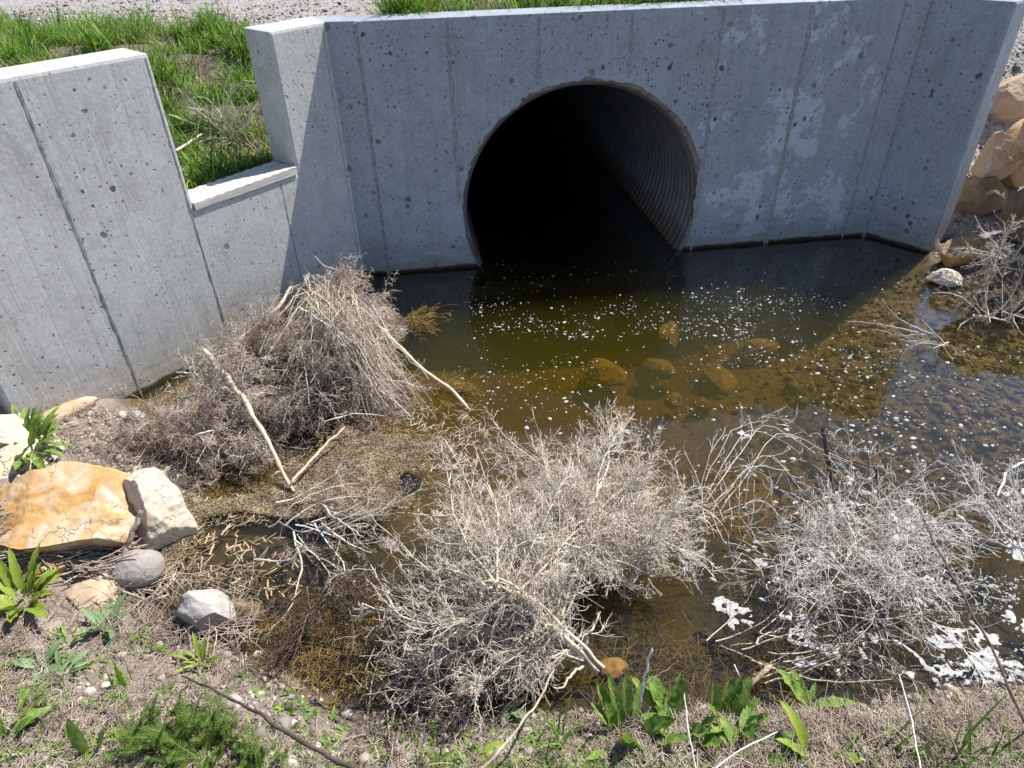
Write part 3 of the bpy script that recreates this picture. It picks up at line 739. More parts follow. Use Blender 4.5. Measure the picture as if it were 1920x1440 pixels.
# ------------------------------------------------------------------ rocks
def rk(name, px, py, z, *a, **k): return rock(name, P(px, py, z), *a, **k)
rk('boulder', 108, 984, .17, (.72, .46, .42), M_rorange, 'large cracked orange boulder lying on the left bank', 17, cuts=9, rotz=-.1, cat='boulder',
   planes=(((.12, -.25, 1), .42), ((-.5, -.3, .8), .50), ((-.35, -1, -.7), .42), ((.5, -1, -.5), .5), ((1, -.2, .1), .74), ((-1, -.5, .1), .75)), rough=.10)
rk('boulder', 296, 972, .08, (.29, .32, .42), M_rpale, 'pale cream boulder with pointed top at the right of the orange boulder', 23, cuts=6, rotz=.5, cat='boulder',
   planes=(((.55, -.5, .6), .60), ((-.7, -.4, .5), .60), ((.2, -1, -.3), .66)), rough=.08)
rk('boulder', -5, 862, .16, (.46, .42, .40), M_rpale, 'smooth cream boulder cut by the left edge below the leafy clump', 31, cuts=4, cat='boulder', planes=(((.6, -.3, .7), .62),))
rk('rock', 88, 1074, .10, (.24, .13, .13), M_rorange, 'small flat ochre rock below the large orange boulder', 41, cuts=5, rotz=.1)
rk('cobble', 258, 1066, .07, (.19, .14, .12), M_rgrey, 'rounded grey cobble tucked under the pale cream boulder', 43, cuts=1, rough=.02, rotz=.3, cat='cobble')
rk('rock', 388, 1146, .03, (.225, .15, .17), M_rwhite, 'white angular rock at the water edge with its right side submerged', 47, cuts=8, rotz=-.35, rough=.04)
rk('rock', 452, 1148, -.05, (.16, .14, .12), M_rbrown, 'brown rock under water touching the white angular rock', 48, cuts=5)
rk('rock', 170, 1118, .07, (.20, .16, .09), M_rpink, 'half buried flat tan rock between cobble and rosette plant', 51, cuts=5)
rk('rock', 1147, 1254, -.012, (.10, .07, .05), mat_rock('wet_ochre_stone', (.22, .115, .035), (.30, .17, .06), (.15, .085, .03), .1, 9), 'small orange rock breaking the water beside the bush stem', 58, cuts=6, cutd=(.8, .95), rough=.12, rotz=.4)
rk('rock', 255, 783, .08, (.09, .07, .07), M_rwhite, 'small white stone at the foot of the wing wall', 59, cuts=10)
rk('rock', 140, 905-10, .07, (.20, .1, .06), M_rgrey, 'flat grey stone buried in gravel behind the orange boulder', 61, cuts=5)
rk('rock', 95, 790, .12, (.38, .10, .09), M_rpink, 'long flat tan slab along the foot of the wing wall', 62, cuts=5, rotz=.95)
# right hand boulders
rk('boulder', 1898, 186, .72, (.40, .40, .46), M_rpink, 'upright tan boulder highest behind the wing wall end', 171, cuts=10, cat='boulder', rough=.06)
rk('boulder', 1872, 300, .50, (.27, .30, .38), M_rpink, 'pinkish angular boulder leaning on the wing wall end', 173, cuts=9, rotz=.5, tilt=.15, cat='boulder', planes=(((-.5, -.6, .7), .45), ((-.2, -1, -.5), .5)), rough=.06)
rk('boulder', 1925, 285, .52, (.34, .34, .46), M_rorange, 'ochre boulder cut by the right edge behind the pinkish one', 174, cuts=9, cat='boulder')
rk('boulder', 1838, 375, .24, (.34, .30, .32), M_rbrown, 'dark brown boulder in shade under the pinkish angular boulder', 179, cuts=9, cat='boulder')
rk('boulder', 1825, 474, .10, (.38, .32, .28), M_rorange, 'ochre topped boulder at the water edge right of the wing wall', 183, cuts=10, rotz=.2, cat='boulder', planes=(((.1, -.3, .9), .5), ((-.2, -1, -.5), .5)))
rk('rock', 1772, 522, .03, (.24, .16, .11), M_rpale, 'low pale rock at the water edge in front of the ochre topped boulder', 189, cuts=10, rotz=-.3)
rk('boulder', 1945, 400, .34, (.40, .4, .42), M_rbrown, 'brown boulder at the right edge above the grey twigs', 191, cuts=9, cat='boulder')
rk('boulder', 2010, 250, .75, (.55, .5, .6), M_rpink, 'largest tan boulder of the bank just outside the right edge', 192, cuts=9, cat='boulder')  # unseen boulder, added so its shadow falls on the rocks in view
rk('boulder', 2040, 420, .42, (.6, .5, .6), M_rpink, 'lower tan boulder of the bank just outside the right edge', 193, cuts=9, cat='boulder')  # second unseen boulder, also added to cast shade down the bank
# sunken stones
M_sunk = mat_rock('silt_covered_stone', (.15, .10, .03), (.27, .19, .06), (.33, .24, .09), .1, 6)
sunk = [(1108, 612, -.20, (.42, .22, .24), 'angular sunken rock nearest the culvert mouth', 'M'), (1250, 622, -.22, (.46, .16, .16), 'long sunken rock right of the angular one', 'M'),
        (1130, 700, -.30, (.30, .26, .12), 'oval sunken stone in the middle of the pool', 'M'), (1262, 752, -.30, (.13, .11, .1), 'left one of a pair of small round sunken stones', 'M'),
        (1318, 760, -.30, (.12, .10, .1), 'right one of a pair of small round sunken stones', 'M'), (1415, 655, -.24, (.34, .18, .14), 'sunken rock at the shadow edge right of the pool centre', 'M'),
        (1345, 705, -.30, (.34, .22, .12), 'flat sunken rock right of the oval stone', 'M'), (1235, 690, -.3, (.24, .16, .12), 'sunken rock between the oval stone and the flat one', 'M'),
        (1160, 790, -.28, (.2, .16, .12), 'sunken rock under the tips of the big bush', 'M'), (1195, 1305, -.03, (.10, .08, .05), 'small sunken stone near the broad leaved plants', 'M')]
for k, (px, py, z, sz, lb, _) in enumerate(sunk):
    rk('sunken_stone', px, py, z-.05, sz, M_sunk, 'olive stained '+lb, 100+k, cuts=10, rough=.09, cat='sunken stone', group='stones lying on the pool bed', base=ICO5, rotz=k*1.3)

# pebbles
def pebbles(name, xy, z, size, mat, seed, kind_label):
    r = np.random.default_rng(seed); n = len(xy); B, F = ICO1
    sz = size*np.exp(r.normal(0, .45, n)); V = B[None]*(1+.22*r.normal(0, 1, (n, len(B), 1)).clip(-1, 1)); V = V*sz[:, None, None]*np.stack([r.uniform(.8, 1.3, n), r.uniform(.7, 1., n), r.uniform(.45, .8, n)], -1)[:, None]
    a = r.uniform(0, 6.28, n); ca_, sa = np.cos(a)[:, None], np.sin(a)[:, None]
    x = V[..., 0]*ca_-V[..., 1]*sa+xy[:, :1]; y = V[..., 0]*sa+V[..., 1]*ca_+xy[:, 1:2]; zz = V[..., 2]+z[:, None]+sz[:, None]*.12
    Vv = np.stack([x, y, zz], -1).reshape(-1, 3); Ff = (F[None]+np.arange(n)[:, None, None]*len(B)).reshape(-1, 3)
    o = mesh_obj(name, Vv, Ff, mat); tag(o, kind_label, None, None, 'stuff'); return o
r = np.random.default_rng(5)
xy, px, py = in_px(5200, 1280, 540, 1990, 1000, 1, -.15); keep = (ground_z(xy[:, 0], xy[:, 1]) < -.01) & (r.uniform(0, 1, len(px)) < sstep(1350, 1650, px)*.9+.15); xy = xy[keep]
pebbles('bed_pebbles', xy, ground_z(xy[:, 0], xy[:, 1]), .014, M_bedpeb, 2, 'silted pebbles on the shallow bed of the pool')
xy2 = np.concatenate([in_px(1500, 60, 780, 360, 1000, 3, .05)[0], in_px(1300, -50, 1090, 1950, 1460, 4, .2)[0], in_px(260, 400, 1200, 800, 1440, 7, .15)[0], in_px(900, 1760, 380, 1990, 620, 5, .15)[0], in_px(200, 1300, 1280, 1900, 1400, 6, .05)[0]])
gz = ground_z(xy2[:, 0], xy2[:, 1]); k_ = (gz > -.03) & (behind(xy2[:, 0], xy2[:, 1]) < 0.02) | (xy2[:, 0] > 2.95)
xy2 = xy2[k_]; pebbles('bank_pebbles', xy2, gz[k_], .0085, M_pebble, 9, 'loose pebbles and gravel on the banks')
r = np.random.default_rng(8)
bx = r.uniform(-5, 1.5, 26000); by = r.uniform(5.2, 9.5, 26000); bx = np.concatenate([bx, r.uniform(2.9, 5.5, 5000)]); by = np.concatenate([by, r.uniform(4.2, 7.5, 5000)])
rdv = by-(5.75-.42*(bx+1.2)); keep = ((rdv > -.35+.5*vnoise(bx*3, by*3, 4)) | (bx > 2.9)) & (r.uniform(0, 1, len(bx)) < np.where(bx > 2.9, 1, .25+.75*sstep(1.2, .3, rdv))) & (behind(bx, by) > .32); bx = bx[keep]; by = by[keep]
pebbles('road_gravel', np.column_stack([bx, by]), ground_z(bx, by), .0085, M_pebble, 10, 'loose gravel on the road behind the headwall')

# ------------------------------------------------------------------ grass behind the walls
r = np.random.default_rng(12)
N = 130000; x = r.uniform(-4.4, -.4, N); y = r.uniform(2.6, 6.6, N); bh = behind(x, y); rdv = y-(5.75-.42*(x+1.2))
dens = sstep(.15, -.35, rdv+.45*vnoise(x*2.2, y*2.2, 3))*(.04+.96*sstep(-.25, .12, fbm(x*3.8, y*3.8, 21)))*.72
keep = (bh > .28) & (r.uniform(0, 1, N) < dens); x = x[keep]; y = y[keep]
N2 = 34000; x_ = r.uniform(-1.25, 2.2, N2); y_ = r.uniform(4.2, 5.6, N2); bh = behind(x_, y_)
dens = sstep(1.0, .5, bh)*(.3+.7*sstep(-.4, .1, vnoise(x_*1.9, y_*0, 2)))*sstep(2.2, 1.4, x_)
keep = (bh > .27) & (r.uniform(0, 1, N2) < dens); x = np.concatenate([x, x_[keep]]); y = np.concatenate([y, y_[keep]])
b = np.column_stack([x, y, ground_z(x, y)-.01]); hmod = .13
back_ = (x > -1.25) & (y > 4.15+.13*x) & (behind(x, y) < 1.0) & (b[:, 2] > 1.25)
hq = np.where(back_, .24, .17)*(.35+1.3*sstep(-.35, .5, fbm(x*6, y*6, 31)))
V, F = blades(b, len(b), 0, hq*1.1, .0085, 13, .6, 1.3)
tag(mesh_obj('bank_grass', V, F, M_grass), 'bright green grass on the slope behind the wing wall', kind='stuff')
k_ = r.uniform(0, 1, len(b)) < .20+.4*(fbm(x*2, y*2, 77) > .15)
V, F = blades(b[k_], int(k_.sum()), 0, .19, .0045, 14, .8, 1.2)
tag(mesh_obj('dry_bank_grass', V, F, M_dgrass), 'dry straw coloured grass among the green on the back slope', kind='stuff')
# dead shrub seen through the notch
c = G(432, 262)
lv = grow(c, cone_dirs((-.1, -.3, 1), 70, 22, 1), .42, 3, 2, (6, 4), .005, .8, .5, lens=(1, .45, .4, .4))
bush('dead_shrub', c, [lv], (M_twigw, M_brown), 'dead bleached shrub in the grass seen through the wall notch', 'dead shrub')
stick('fallen_stick', [G(335, 300)+[0, 0, .05], G(385, 272)+[0, 0, .06]], .008, .005, M_twigw, 'short bleached stick in the grass at the left side of the notch', seed=4)

# ------------------------------------------------------------------ the big central tumbleweed
A = P(1112, 1246, .03)
def toward(px, py, z): return P(px, py, z)-A
r = np.random.default_rng(20)
tk = [P(1122, 1258, .03), P(1060, 1195, .13), P(1000, 1135, .24), P(925, 1090, .36)]
tgt = ((700, 960, .10), (760, 870, .20), (830, 880, .26), (900, 860, .28), (700, 1060, .08), (715, 1150, .05), (760, 1230, .05), (830, 1290, .04), (960, 900, .30), (860, 960, .36), (780, 1000, .30), (1010, 930, .28), (860, 1120, .26), (960, 1020, .34), (800, 1120, .22), (900, 1300, .06), (880, 1230, .12), (1040, 1000, .26), (740, 920, .16), (980, 1290, .04), (700, 1010, .1), (650, 1100, .04), (1000, 880, .26), (1060, 940, .26), (940, 940, .32), (1080, 1060, .2), (900, 1030, .36), (830, 1060, .3), (1000, 1080, .3), (920, 880, .24), (770, 1320, .04), (850, 1335, .05), (940, 1335, .05), (700, 1250, .04))
roots = []; dirs = []; lens_ = []
tkp = path(tk, 30, 0)
for q in tgt*2+tgt[8:18]:
    k = int(r.uniform(3, 29)); a_ = tkp[k]-[0, 0, .02]; b_ = P(*q)+r.normal(0, .07, 3); roots.append(a_); dirs.append(b_-a_); lens_.append(np.linalg.norm(b_-a_))
lv = []
for k0 in range(0, len(roots), 1):
    lv += [grow(roots[k0], [dirs[k0]], min(lens_[k0]*1.05, .62), 4, 700+k0, (14, 6, 2), .0042, 1.0, .5, 0, floor=-.03, lens=(1, .42, .5, .42), rad=(1, .45, .7, .9), t0=.06)]
trunk = []
for k, (o1, r0_) in enumerate((((0, 0, 0), .009), ((.016, .006, .008), .0065), ((-.014, .012, -.006), .006))):
    q = path([t+np.array(o1) for t in tk], 26, .0018, 60+k); trunk.append(tubes(q[None], (np.linspace(r0_, r0_*.4, 26)*(1+.1*np.sin(np.arange(26)*1.9)))[None], 8))
for k, (a_, b_) in enumerate((((1075, 1222, .05), (935, 1300-30, .08)), ((1062, 1205, .06), (958, 1218, .08)), ((1010, 1160, .11), (895, 1150, .12)), ((1090, 1215, .05), (1125, 1145, .14)), ((1108, 1240, .03), (1040, 1290, .05)), ((1040, 1190, .08), (1100, 1000, .2)), ((1080, 1225, .05), (870, 1272, .05)))):
    q = path([P(*a_), (P(*a_)+P(*b_))/2+[.01, 0, .02], P(*b_)], 18, .004, 70+k); trunk.append(tubes(q[None], np.linspace(.006, .0028, 18)[None], 6))
bush('dead_tumbleweed', A, lv, (M_cane, M_twig), 'largest dead tumbleweed lying in the water with its pale forked stem pointing at the viewer', 'tumbleweed', trunk=trunk)
B = P(1130, 1100, .03)
r = np.random.default_rng(23); lv = []
bk = path([B, P(1130, 1010, .12), P(1110, 930, .2)], 20, .003)
for k0, q in enumerate(((1000, 730, .12), (1080, 740, .14), (1160, 770, .16), (1225, 800, .16), (1285, 860, .13), (1330, 960, .08), (1300, 1050, .05), (1120, 860, .3), (1180, 900, .32), (1200, 980, .3), (1020, 820, .24), (1250, 960, .22), (1050, 880, .3), (940, 860, .18), (1240, 1060, .12), (1040, 740, .10), (1310, 1010, .04), (960, 800, .12), (900, 830, .16), (980, 880, .26), (1000, 960, .3), (1080, 960, .34), (1150, 1040, .3), (1100, 1060, .3), (870, 900, .1), (1320, 1000, .1), (1290, 900, .16), (1200, 790, .2), (1110, 770, .2), (1240, 1100, .1), (1040, 930, .3))*2):
    a_ = bk[int(r.uniform(0, 19))]; d_ = P(*q)+r.normal(0, .05, 3)-a_
    lv += [grow(a_, [d_], min(np.linalg.norm(d_)*.98, .62), 4, 800+k0, (15, 6, 3), .0034, .85, .58, 0, floor=-.04, lens=(1, .45, .5, .42), rad=(1, .48, .7, .9), t0=.1)]
bush('dead_tumbleweed', B, lv, (M_twigw, M_twig), 'dead tumbleweed with upswept white tips just behind the largest one', 'tumbleweed')
# low dark twiggy sprays left and below the central bush
C0 = P(560, 985, .03)
lv = grow(C0, cone_dirs((.8, -.25, .12), 55, 16, 3, .4), .42, 4, 26, (9, 5, 2), .004, .8, .5, 0, floor=-.02, lens=(1, .4, .4, .4), rad=(1, .5, .5, .8), rj=.06)
bush('dead_branch_spray', C0, [lv], (M_twigw, M_brown), 'low grey thorny branch spray between the debris mat and the largest tumbleweed', 'branch')
C1 = P(640, 1120, .02)
lv = grow(C1, cone_dirs((.3, -.5, .15), 80, 18, 5, .4), .33, 4, 28, (8, 5, 2), .0035, .9, .5, 0, floor=-.02, lens=(1, .4, .4, .4), rad=(1, .5, .5, .8), rj=.06)
bush('dead_branch_spray', C1, [lv], (M_wet, M_wet), 'dark brown twig tangle in shade at the left foot of the largest tumbleweed', 'branch')
C2 = P(760, 1300, .03)
lv = grow(C2, cone_dirs((.5, .1, .2), 85, 16, 6, .4), .36, 4, 29, (8, 5, 2), .003, .9, .5, 0, floor=.005, lens=(1, .4, .4, .4), rad=(1, .5, .5, .8), rj=.06)
bush('dead_branch_spray', C2, [lv], (M_brown, M_wet), 'grey twig tangle along the near shore below the largest tumbleweed', 'branch')

# ------------------------------------------------------------------ right hand tumbleweed in the foam
D0 = P(1610, 1080, .0)
r = np.random.default_rng(33); lv = []
for k0 in range(60):
    an_ = r.uniform(0, 2*math.pi); rr0 = math.sqrt(r.uniform(0, 1)); q = (1625+225*rr0*math.cos(an_), 1045+225*rr0*math.sin(an_), r.uniform(.0, .14)+.12*(1-rr0))
    a_ = P(1620+r.normal(0, 95), 1060+r.normal(0, 75), r.uniform(-.03, .06)); d_ = P(*q)-a_
    lv += [grow(a_, [d_], r.uniform(.32, .6), 3, 900+k0, (10, 6), .0024, .8, 1.25, 0, floor=-.05, lens=(1, .5, .45), rad=(1, .55, .7), t0=.05, jit=.1)]
bush('dead_tumbleweed', D0, lv, (M_twigw, M_twigw), 'round white curly tumbleweed among foam patches on the right', 'tumbleweed')
# arched sparse sprays
E0 = P(1310, 930, -.05)
arch = []
for k, (a_, b_, c_) in enumerate((((1320, 935, -.03), (1400, 790, .12), (1500, 850, .0)), ((1325, 940, -.03), (1430, 785, .14), (1530, 850, .02)), ((1310, 930, -.03), (1370, 800, .1), (1440, 790, .06)), ((1330, 950, -.03), (1440, 840, .12), (1510, 930, -.02)),
                                  ((1330, 960, -.03), (1400, 870, .08), (1480, 880, .0)), ((1300, 940, -.03), (1340, 850, .1), (1360, 800, .12)), ((1340, 970, -.03), (1420, 930, .06), (1500, 1000, -.02)), ((1300, 1000, -.03), (1390, 960, .05), (1440, 1040, -.02)),
                                  ((1350, 960, -.03), (1460, 800, .13), (1600, 870, .0)), ((1290, 960, -.03), (1270, 880, .06), (1230, 850, .03)))):
    q = path([P(*a_), P(*b_), P(*c_)], 12, .006, 80+k); arch.append(q)
arch = np.array(arch); R = np.linspace(.002, .001, 12)[None].repeat(len(arch), 0)
kd = []
rr_ = np.random.default_rng(81)
for q in arch:
    for _ in range(4):
        k = rr_.integers(2, 11); kd.append((q[k], unit(q[min(k+1, 11)]-q[k-1])+rr_.normal(0, .45, 3)))
sub = []
for b_, d_ in kd: sub.append(grow(b_, [d_], .16, 2, int(rr_.integers(1e6)), (4,), .0012, .7, .7, floor=-.04)) 
lvA = [(arch, R)]+[x_ for s_ in sub for x_ in s_]
e = empty('arched_branch', E0); tag(e, 'sparse white arching branch rising from the water right of the big bush', 'branch')
V, F = merge([tubes(arch, R, 5)]); child(mesh_obj('stem', V, F, M_twigw), e)
V, F = merge([tubes(a_, b_, 3) for a_, b_ in lvA[1:]]); child(mesh_obj('twigs', V, F, M_twigw), e)
F0 = P(1385, 1010, -.03)
lv = grow(F0, cone_dirs((.2, .2, .2), 88, 16, 7, .4), .34, 3, 36, (6, 4), .0024, .8, .7, 0, floor=-.06, lens=(1, .45, .45, .45), rj=.06)
bush('sunken_twig_spray', F0, [lv], (M_twigw, M_olive), 'half sunken loose twig spray between the two white tumbleweeds', 'twigs')
H0 = P(1390, 1230, .0)
lv = grow(H0, cone_dirs((.6, -.2, .05), 70, 16, 8, .15), .40, 3, 38, (7, 5), .003, .8, .5, 0, floor=-.03, lens=(1, .45, .45, .45), rj=.06)
bush('dead_branch_spray', H0, [lv], (M_twig, M_wet), 'low brown branch spray at the near water edge right of the bush stem', 'branch')
I0 = P(1905, 1010, .0)
lv = grow(I0, cone_dirs((-.1, .2, .9), 80, 16, 9), .36, 4, 39, (8, 5, 2), .004, .8, .6, 0, floor=-.03, lens=(1, .42, .42, .45), rj=.04)
bush('dead_bush', I0, [lv], (M_twigw, M_twigw), 'white twiggy dead bush cut by the right edge of the picture', 'dead bush')
J0 = P(1868, 590, .04)
lv = grow(J0, cone_dirs((-.4, -.2, .5), 88, 18, 10), .32, 4, 40, (8, 5, 2), .004, .9, .6, 0, floor=-.02, lens=(1, .42, .42, .45), rj=.06)
bush('dead_bush', J0, [lv], (M_twigw, M_reed), 'tan dead bush on the far right shore below the boulders', 'dead bush')
K0 = P(1895, 490, .18)
lv = grow(K0, cone_dirs((-.4, -.2, .7), 85, 18, 11), .30, 4, 41, (8, 5, 2), .004, .9, .6, 0, floor=.03, lens=(1, .42, .42, .45), rj=.06)
bush('dead_bush', K0, [lv], (M_twigw, M_twig), 'grey tangled dead bush between the ochre topped boulder and the right edge', 'dead bush')
L0 = P(1760, 640, -.01)
lv = grow(L0, cone_dirs((-.6, .0, .12), 60, 9, 12, .3), .42, 3, 42, (6, 4), .0028, .6, .4, 0, floor=-.03, lens=(1, .45, .45, .45), rj=.06)
bush('dead_branch_spray', L0, [lv], (M_twigw, M_reed), 'pale foamy branch floating in front of the far right shore', 'branch')

# ------------------------------------------------------------------ brush heap against the wing wall
heap = [((640, 590), .24, 70, 'topmost pile of dry tumbleweed against the shaded corner of the wing wall', (0, -.3, .8), 88, M_brown, M_brown, .33),
        ((610, 700), .12, 90, 'dense brown tumbleweed in the middle of the heap by the wing wall', (.1, -.3, .8), 88, M_brown, M_brown, .44),
        ((680, 725), .06, 91, 'grey tumbleweed on the right flank of the heap beside the open water', (.3, -.3, .6), 85, M_twigw, M_brown, .34),
        ((500, 680), .14, 92, 'straw coloured tumbleweed of the heap touching the sunlit wing wall', (-.1, -.2, .8), 85, M_cane, M_straw, .36),
        ((470, 800), .06, 93, 'grey thorny tumbleweed under the long peeled stick', (.0, -.3, .7), 88, M_twigw, M_brown, .38),
        ((340, 820), .08, 94, 'leftmost low tumbleweed of the heap beside the gravel', (-.2, -.3, .6), 88, M_brown, M_brown, .34),
        ((420, 740), .12, 95, 'tumbleweed behind the upper end of the long peeled stick', (.0, -.1, .7), 88, M_twigw, M_twig, .30),
        ((625, 650), .18, 96, 'white stemmed tumbleweed near the top of the heap', (.1, -.3, .8), 85, M_twigw, M_twig, .32)]
for (pp, z, sd_, lb, ax, an_, m1, m2, L_) in heap:
    c = P(pp[0], pp[1], z); lv = grow(c, cone_dirs(ax, an_, 36, sd_), L_, 4, sd_, (11, 7, 3), .003, .95, .7, -.6, floor=-.01, lens=(1, .5, .5, .45), rad=(1, .5, .65, .9), t0=.05)
    # keep twigs in front of the wall
    for Pt, R in lv:
        d = ((Pt[..., 0]-pLe[0])*(-dw_[1])+(Pt[..., 1]-pLe[1])*dw_[0]); ex = np.maximum(d+.012, 0); Pt[..., 0] -= ex*(-dw_[1]); Pt[..., 1] -= ex*dw_[0]
        d = (Pt[..., 0]-pB[0])*hn[0]+(Pt[..., 1]-pB[1])*hn[1]; ex = np.maximum(d+.012, 0); Pt[..., 0] -= ex*hn[0]; Pt[..., 1] -= ex*hn[1]
    bush('dead_tumbleweed', c, [lv], (m1, m2), lb, 'tumbleweed', 'tumbleweeds heaped against the wing wall')
# mound of packed straw beneath the heap
def mound(x, y):
    z = 0
    for (pp, zc, rad_, h) in (((645, 570), .2, .26, .30), ((600, 690), .08, .30, .17), ((690, 720), .04, .24, .09), ((490, 700), .08, .26, .15), ((450, 800), .03, .28, .09), ((340, 810), .05, .22, .09)):
        c = P(pp[0], pp[1], zc); z = np.maximum(z, h*np.exp(-((x-c[0])**2+(y-c[1])**2)/rad_**2*1.4))
    return z
r = np.random.default_rng(50); x = r.uniform(-2.2, -.2, 90000); y = r.uniform(2.0, 4.2, 90000); mz = mound(x, y)
k_ = (mz > .035) & (behind(x, y) < -.02) & (r.uniform(0, 1, len(x)) < .75); x = x[k_][:26000]; y = y[k_][:26000]; mz = mz[k_][:26000]
V, F = straws(np.column_stack([x, y]), np.maximum(mz-.03, Gz(x, y))*r.uniform(.5, 1.05, len(x)), .07, .0014, 51, .45, .5)
tag(mesh_obj('packed_straw', V, F, M_brown), 'brown packed straw and needles inside the brush heap', kind='stuff')
x2, y2 = np.meshgrid(np.linspace(-2.2, -.2, 140), np.linspace(2., 4.25, 150)); z2 = mound(x2, y2)-.075+.02*fbm(x2*14, y2*14, 3)
ok = (z2 > -.03) & (behind(x2, y2) < -.01); idx = np.arange(x2.size).reshape(x2.shape)
q = np.stack([idx[:-1, :-1], idx[:-1, 1:], idx[1:, 1:], idx[1:, :-1]], -1).reshape(-1, 4); q = q[ok.ravel()[q].all(1)]
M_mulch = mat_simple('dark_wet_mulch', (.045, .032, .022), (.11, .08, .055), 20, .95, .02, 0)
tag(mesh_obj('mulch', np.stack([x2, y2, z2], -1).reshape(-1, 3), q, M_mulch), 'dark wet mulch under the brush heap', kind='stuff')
# straight stalks cascading down the right flank of the heap
r = np.random.default_rng(55); n = 95
s0 = np.array([P(625+r.uniform(-60, 45), 520+r.uniform(-10, 60), .42+r.uniform(-.04, .06)) for _ in range(n)])
s1 = np.array([P(480+390*u+r.uniform(-25, 15), 780-60*abs(1-u)*r.uniform(0, 1.1), .05+r.uniform(0, .10)) for u in r.uniform(0, 1, n)])
t = np.linspace(0, 1, 10)[None, :, None]; f_ = r.uniform(.45, 1, n)[:, None, None]
Pt = s0[:, None]*(1-t*f_)+s1[:, None]*(t*f_); Pt[..., 2] += .07*np.sin(t[..., 0]*math.pi)*r.uniform(-.3, 1.2, n)[:, None]; Pt += r.normal(0, .006, Pt.shape)+r.normal(0, .05, (n, 1, 3))*np.linspace(0, 1, 10)[None, :, None]
V, F = tubes(Pt, r.uniform(.001, .0026, n)[:, None]*np.linspace(1, .6, 10)[None], 5)
o = mesh_obj('dry_stalks', V, F, M_cane); tag(o, 'sheaf of straight pale stalks draped down the right flank of the heap', 'stalks'); recenter(o, s0[0])
# olive twigs under water right of the heap
for k, (pp, ax, lb) in enumerate((((745, 600), (.9, -.05, .02), 'golden submerged twig spray beside the shaded corner of the heap'), ((800, 720), (.75, -.5, -.0), 'golden submerged twigs where the stalks meet the water'))):
    c = P(pp[0], pp[1], .0); lv = grow(c, cone_dirs(ax, 50, 16, 120+k, .3), .32, 4, 121+k, (8, 5, 2), .002, .7, .4, 0, lens=(1, .42, .42, .45))
    for Pt, R in lv: Pt[..., 2] = np.minimum(Pt[..., 2]*.6-.004, .03)
    bush('submerged_twigs', c, [lv], (M_olive, M_olive), lb, 'twigs')

# ------------------------------------------------------------------ debris mat
mat_px = [(640, 800), (700, 815), (830, 822), (828, 842), (790, 868), (750, 890), (748, 920), (770, 950), (700, 968), (600, 972), (520, 975), (440, 962), (385, 975), (345, 1040), (310, 1085), (285, 1075), (320, 1010), (360, 930), (400, 945), (490, 925), (540, 905), (575, 865), (600, 840)]
mpoly = np.array([P(*q)[:2] for q in mat_px])
r = np.random.default_rng(60)
x = r.uniform(mpoly[:, 0].min()-.1, mpoly[:, 0].max()+.1, 90000); y = r.uniform(mpoly[:, 1].min()-.1, mpoly[:, 1].max()+.1, 90000)
d = poly_sd(x, y, mpoly)+.03*fbm(x*8, y*8, 2); k_ = (d < .0) | ((d < .05) & (r.uniform(0, 1, len(x)) < .12)); x = x[k_][:30000]; y = y[k_][:30000]
zm = np.maximum(Gz(x, y), 0)+r.uniform(.001, .016, len(x))
V, F = straws(np.column_stack([x, y]), zm, .016, .0013, 61, .10, .15)
tag(mesh_obj('debris_mat', V, F, mat_simple('grey_brown_chaff', (.22, .165, .10), (.52, .42, .28), 12, .85, .001, .5)), 'mat of chopped golden reed fragments floating beside the heap', kind='stuff')
x2, y2 = np.meshgrid(np.linspace(mpoly[:, 0].min(), mpoly[:, 0].max(), 150), np.linspace(mpoly[:, 1].min(), mpoly[:, 1].max(), 150))
ok = poly_sd(x2, y2, mpoly)+.03*fbm(x2*8, y2*8, 2) < -.008; idx = np.arange(x2.size).reshape(x2.shape)
q = np.stack([idx[:-1, :-1], idx[:-1, 1:], idx[1:, 1:], idx[1:, :-1]], -1).reshape(-1, 4); q = q[ok.ravel()[q].all(1)]
M_mat = mat_simple('soaked_chaff', (.12, .085, .045), (.26, .20, .115), 60, .9, .01, 0)
tag(mesh_obj('floating_chaff', np.stack([x2, y2, np.maximum(Gz(x2, y2), 0)+.003+.003*fbm(x2*40, y2*40, 3)], -1).reshape(-1, 3), q, M_mat), 'soaked fine chaff under the reed fragments', kind='stuff')
# floating and sunken reed bits at the left shore
def reed_bits(name, boxes, n, L, w, seed, lb, mat, zr=(-.004, .006)):
    xs = []
    for k, b_ in enumerate(boxes): xs.append(in_px(n//len(boxes), *b_, seed+k)[0])
    xy = np.concatenate(xs); sdv = poly_sd(xy[:, 0], xy[:, 1], wpoly); xy = xy[sdv < .05]; r = np.random.default_rng(seed)
    z = np.where(poly_sd(xy[:, 0], xy[:, 1], wpoly) < 0, 0, Gz(xy[:, 0], xy[:, 1]))+r.uniform(*zr, len(xy))
    V, F = straws(xy, z, L, w, seed, .04, .03, m=4); tag(mesh_obj(name, V, F, mat), lb, kind='stuff')
reed_bits('reed_fragments', [(300, 930, 470, 1090), (340, 1000, 560, 1120)], 260, .05, .0035, 65, 'broken golden reed pieces floating by the left shore', M_reed)
reed_bits('reed_litter', [(470, 1150, 720, 1290), (560, 1150, 760, 1340)], 1100, .035, .0013, 66, 'fine golden litter floating in the shaded near left corner of the water', M_olive)
reed_bits('sunken_litter', [(480, 1100, 820, 1330), (1100, 1180, 1500, 1350), (800, 1150, 1300, 1350)], 1800, .06, .0012, 67, 'fine olive litter hanging in the shallow water near the shore', M_olive, (-.05, -.008))
reed_bits('shore_needles', [(680, 760, 900, 880)], 500, .05, .0012, 69, 'thin grey needles floating at the foot of the heap', M_twig)

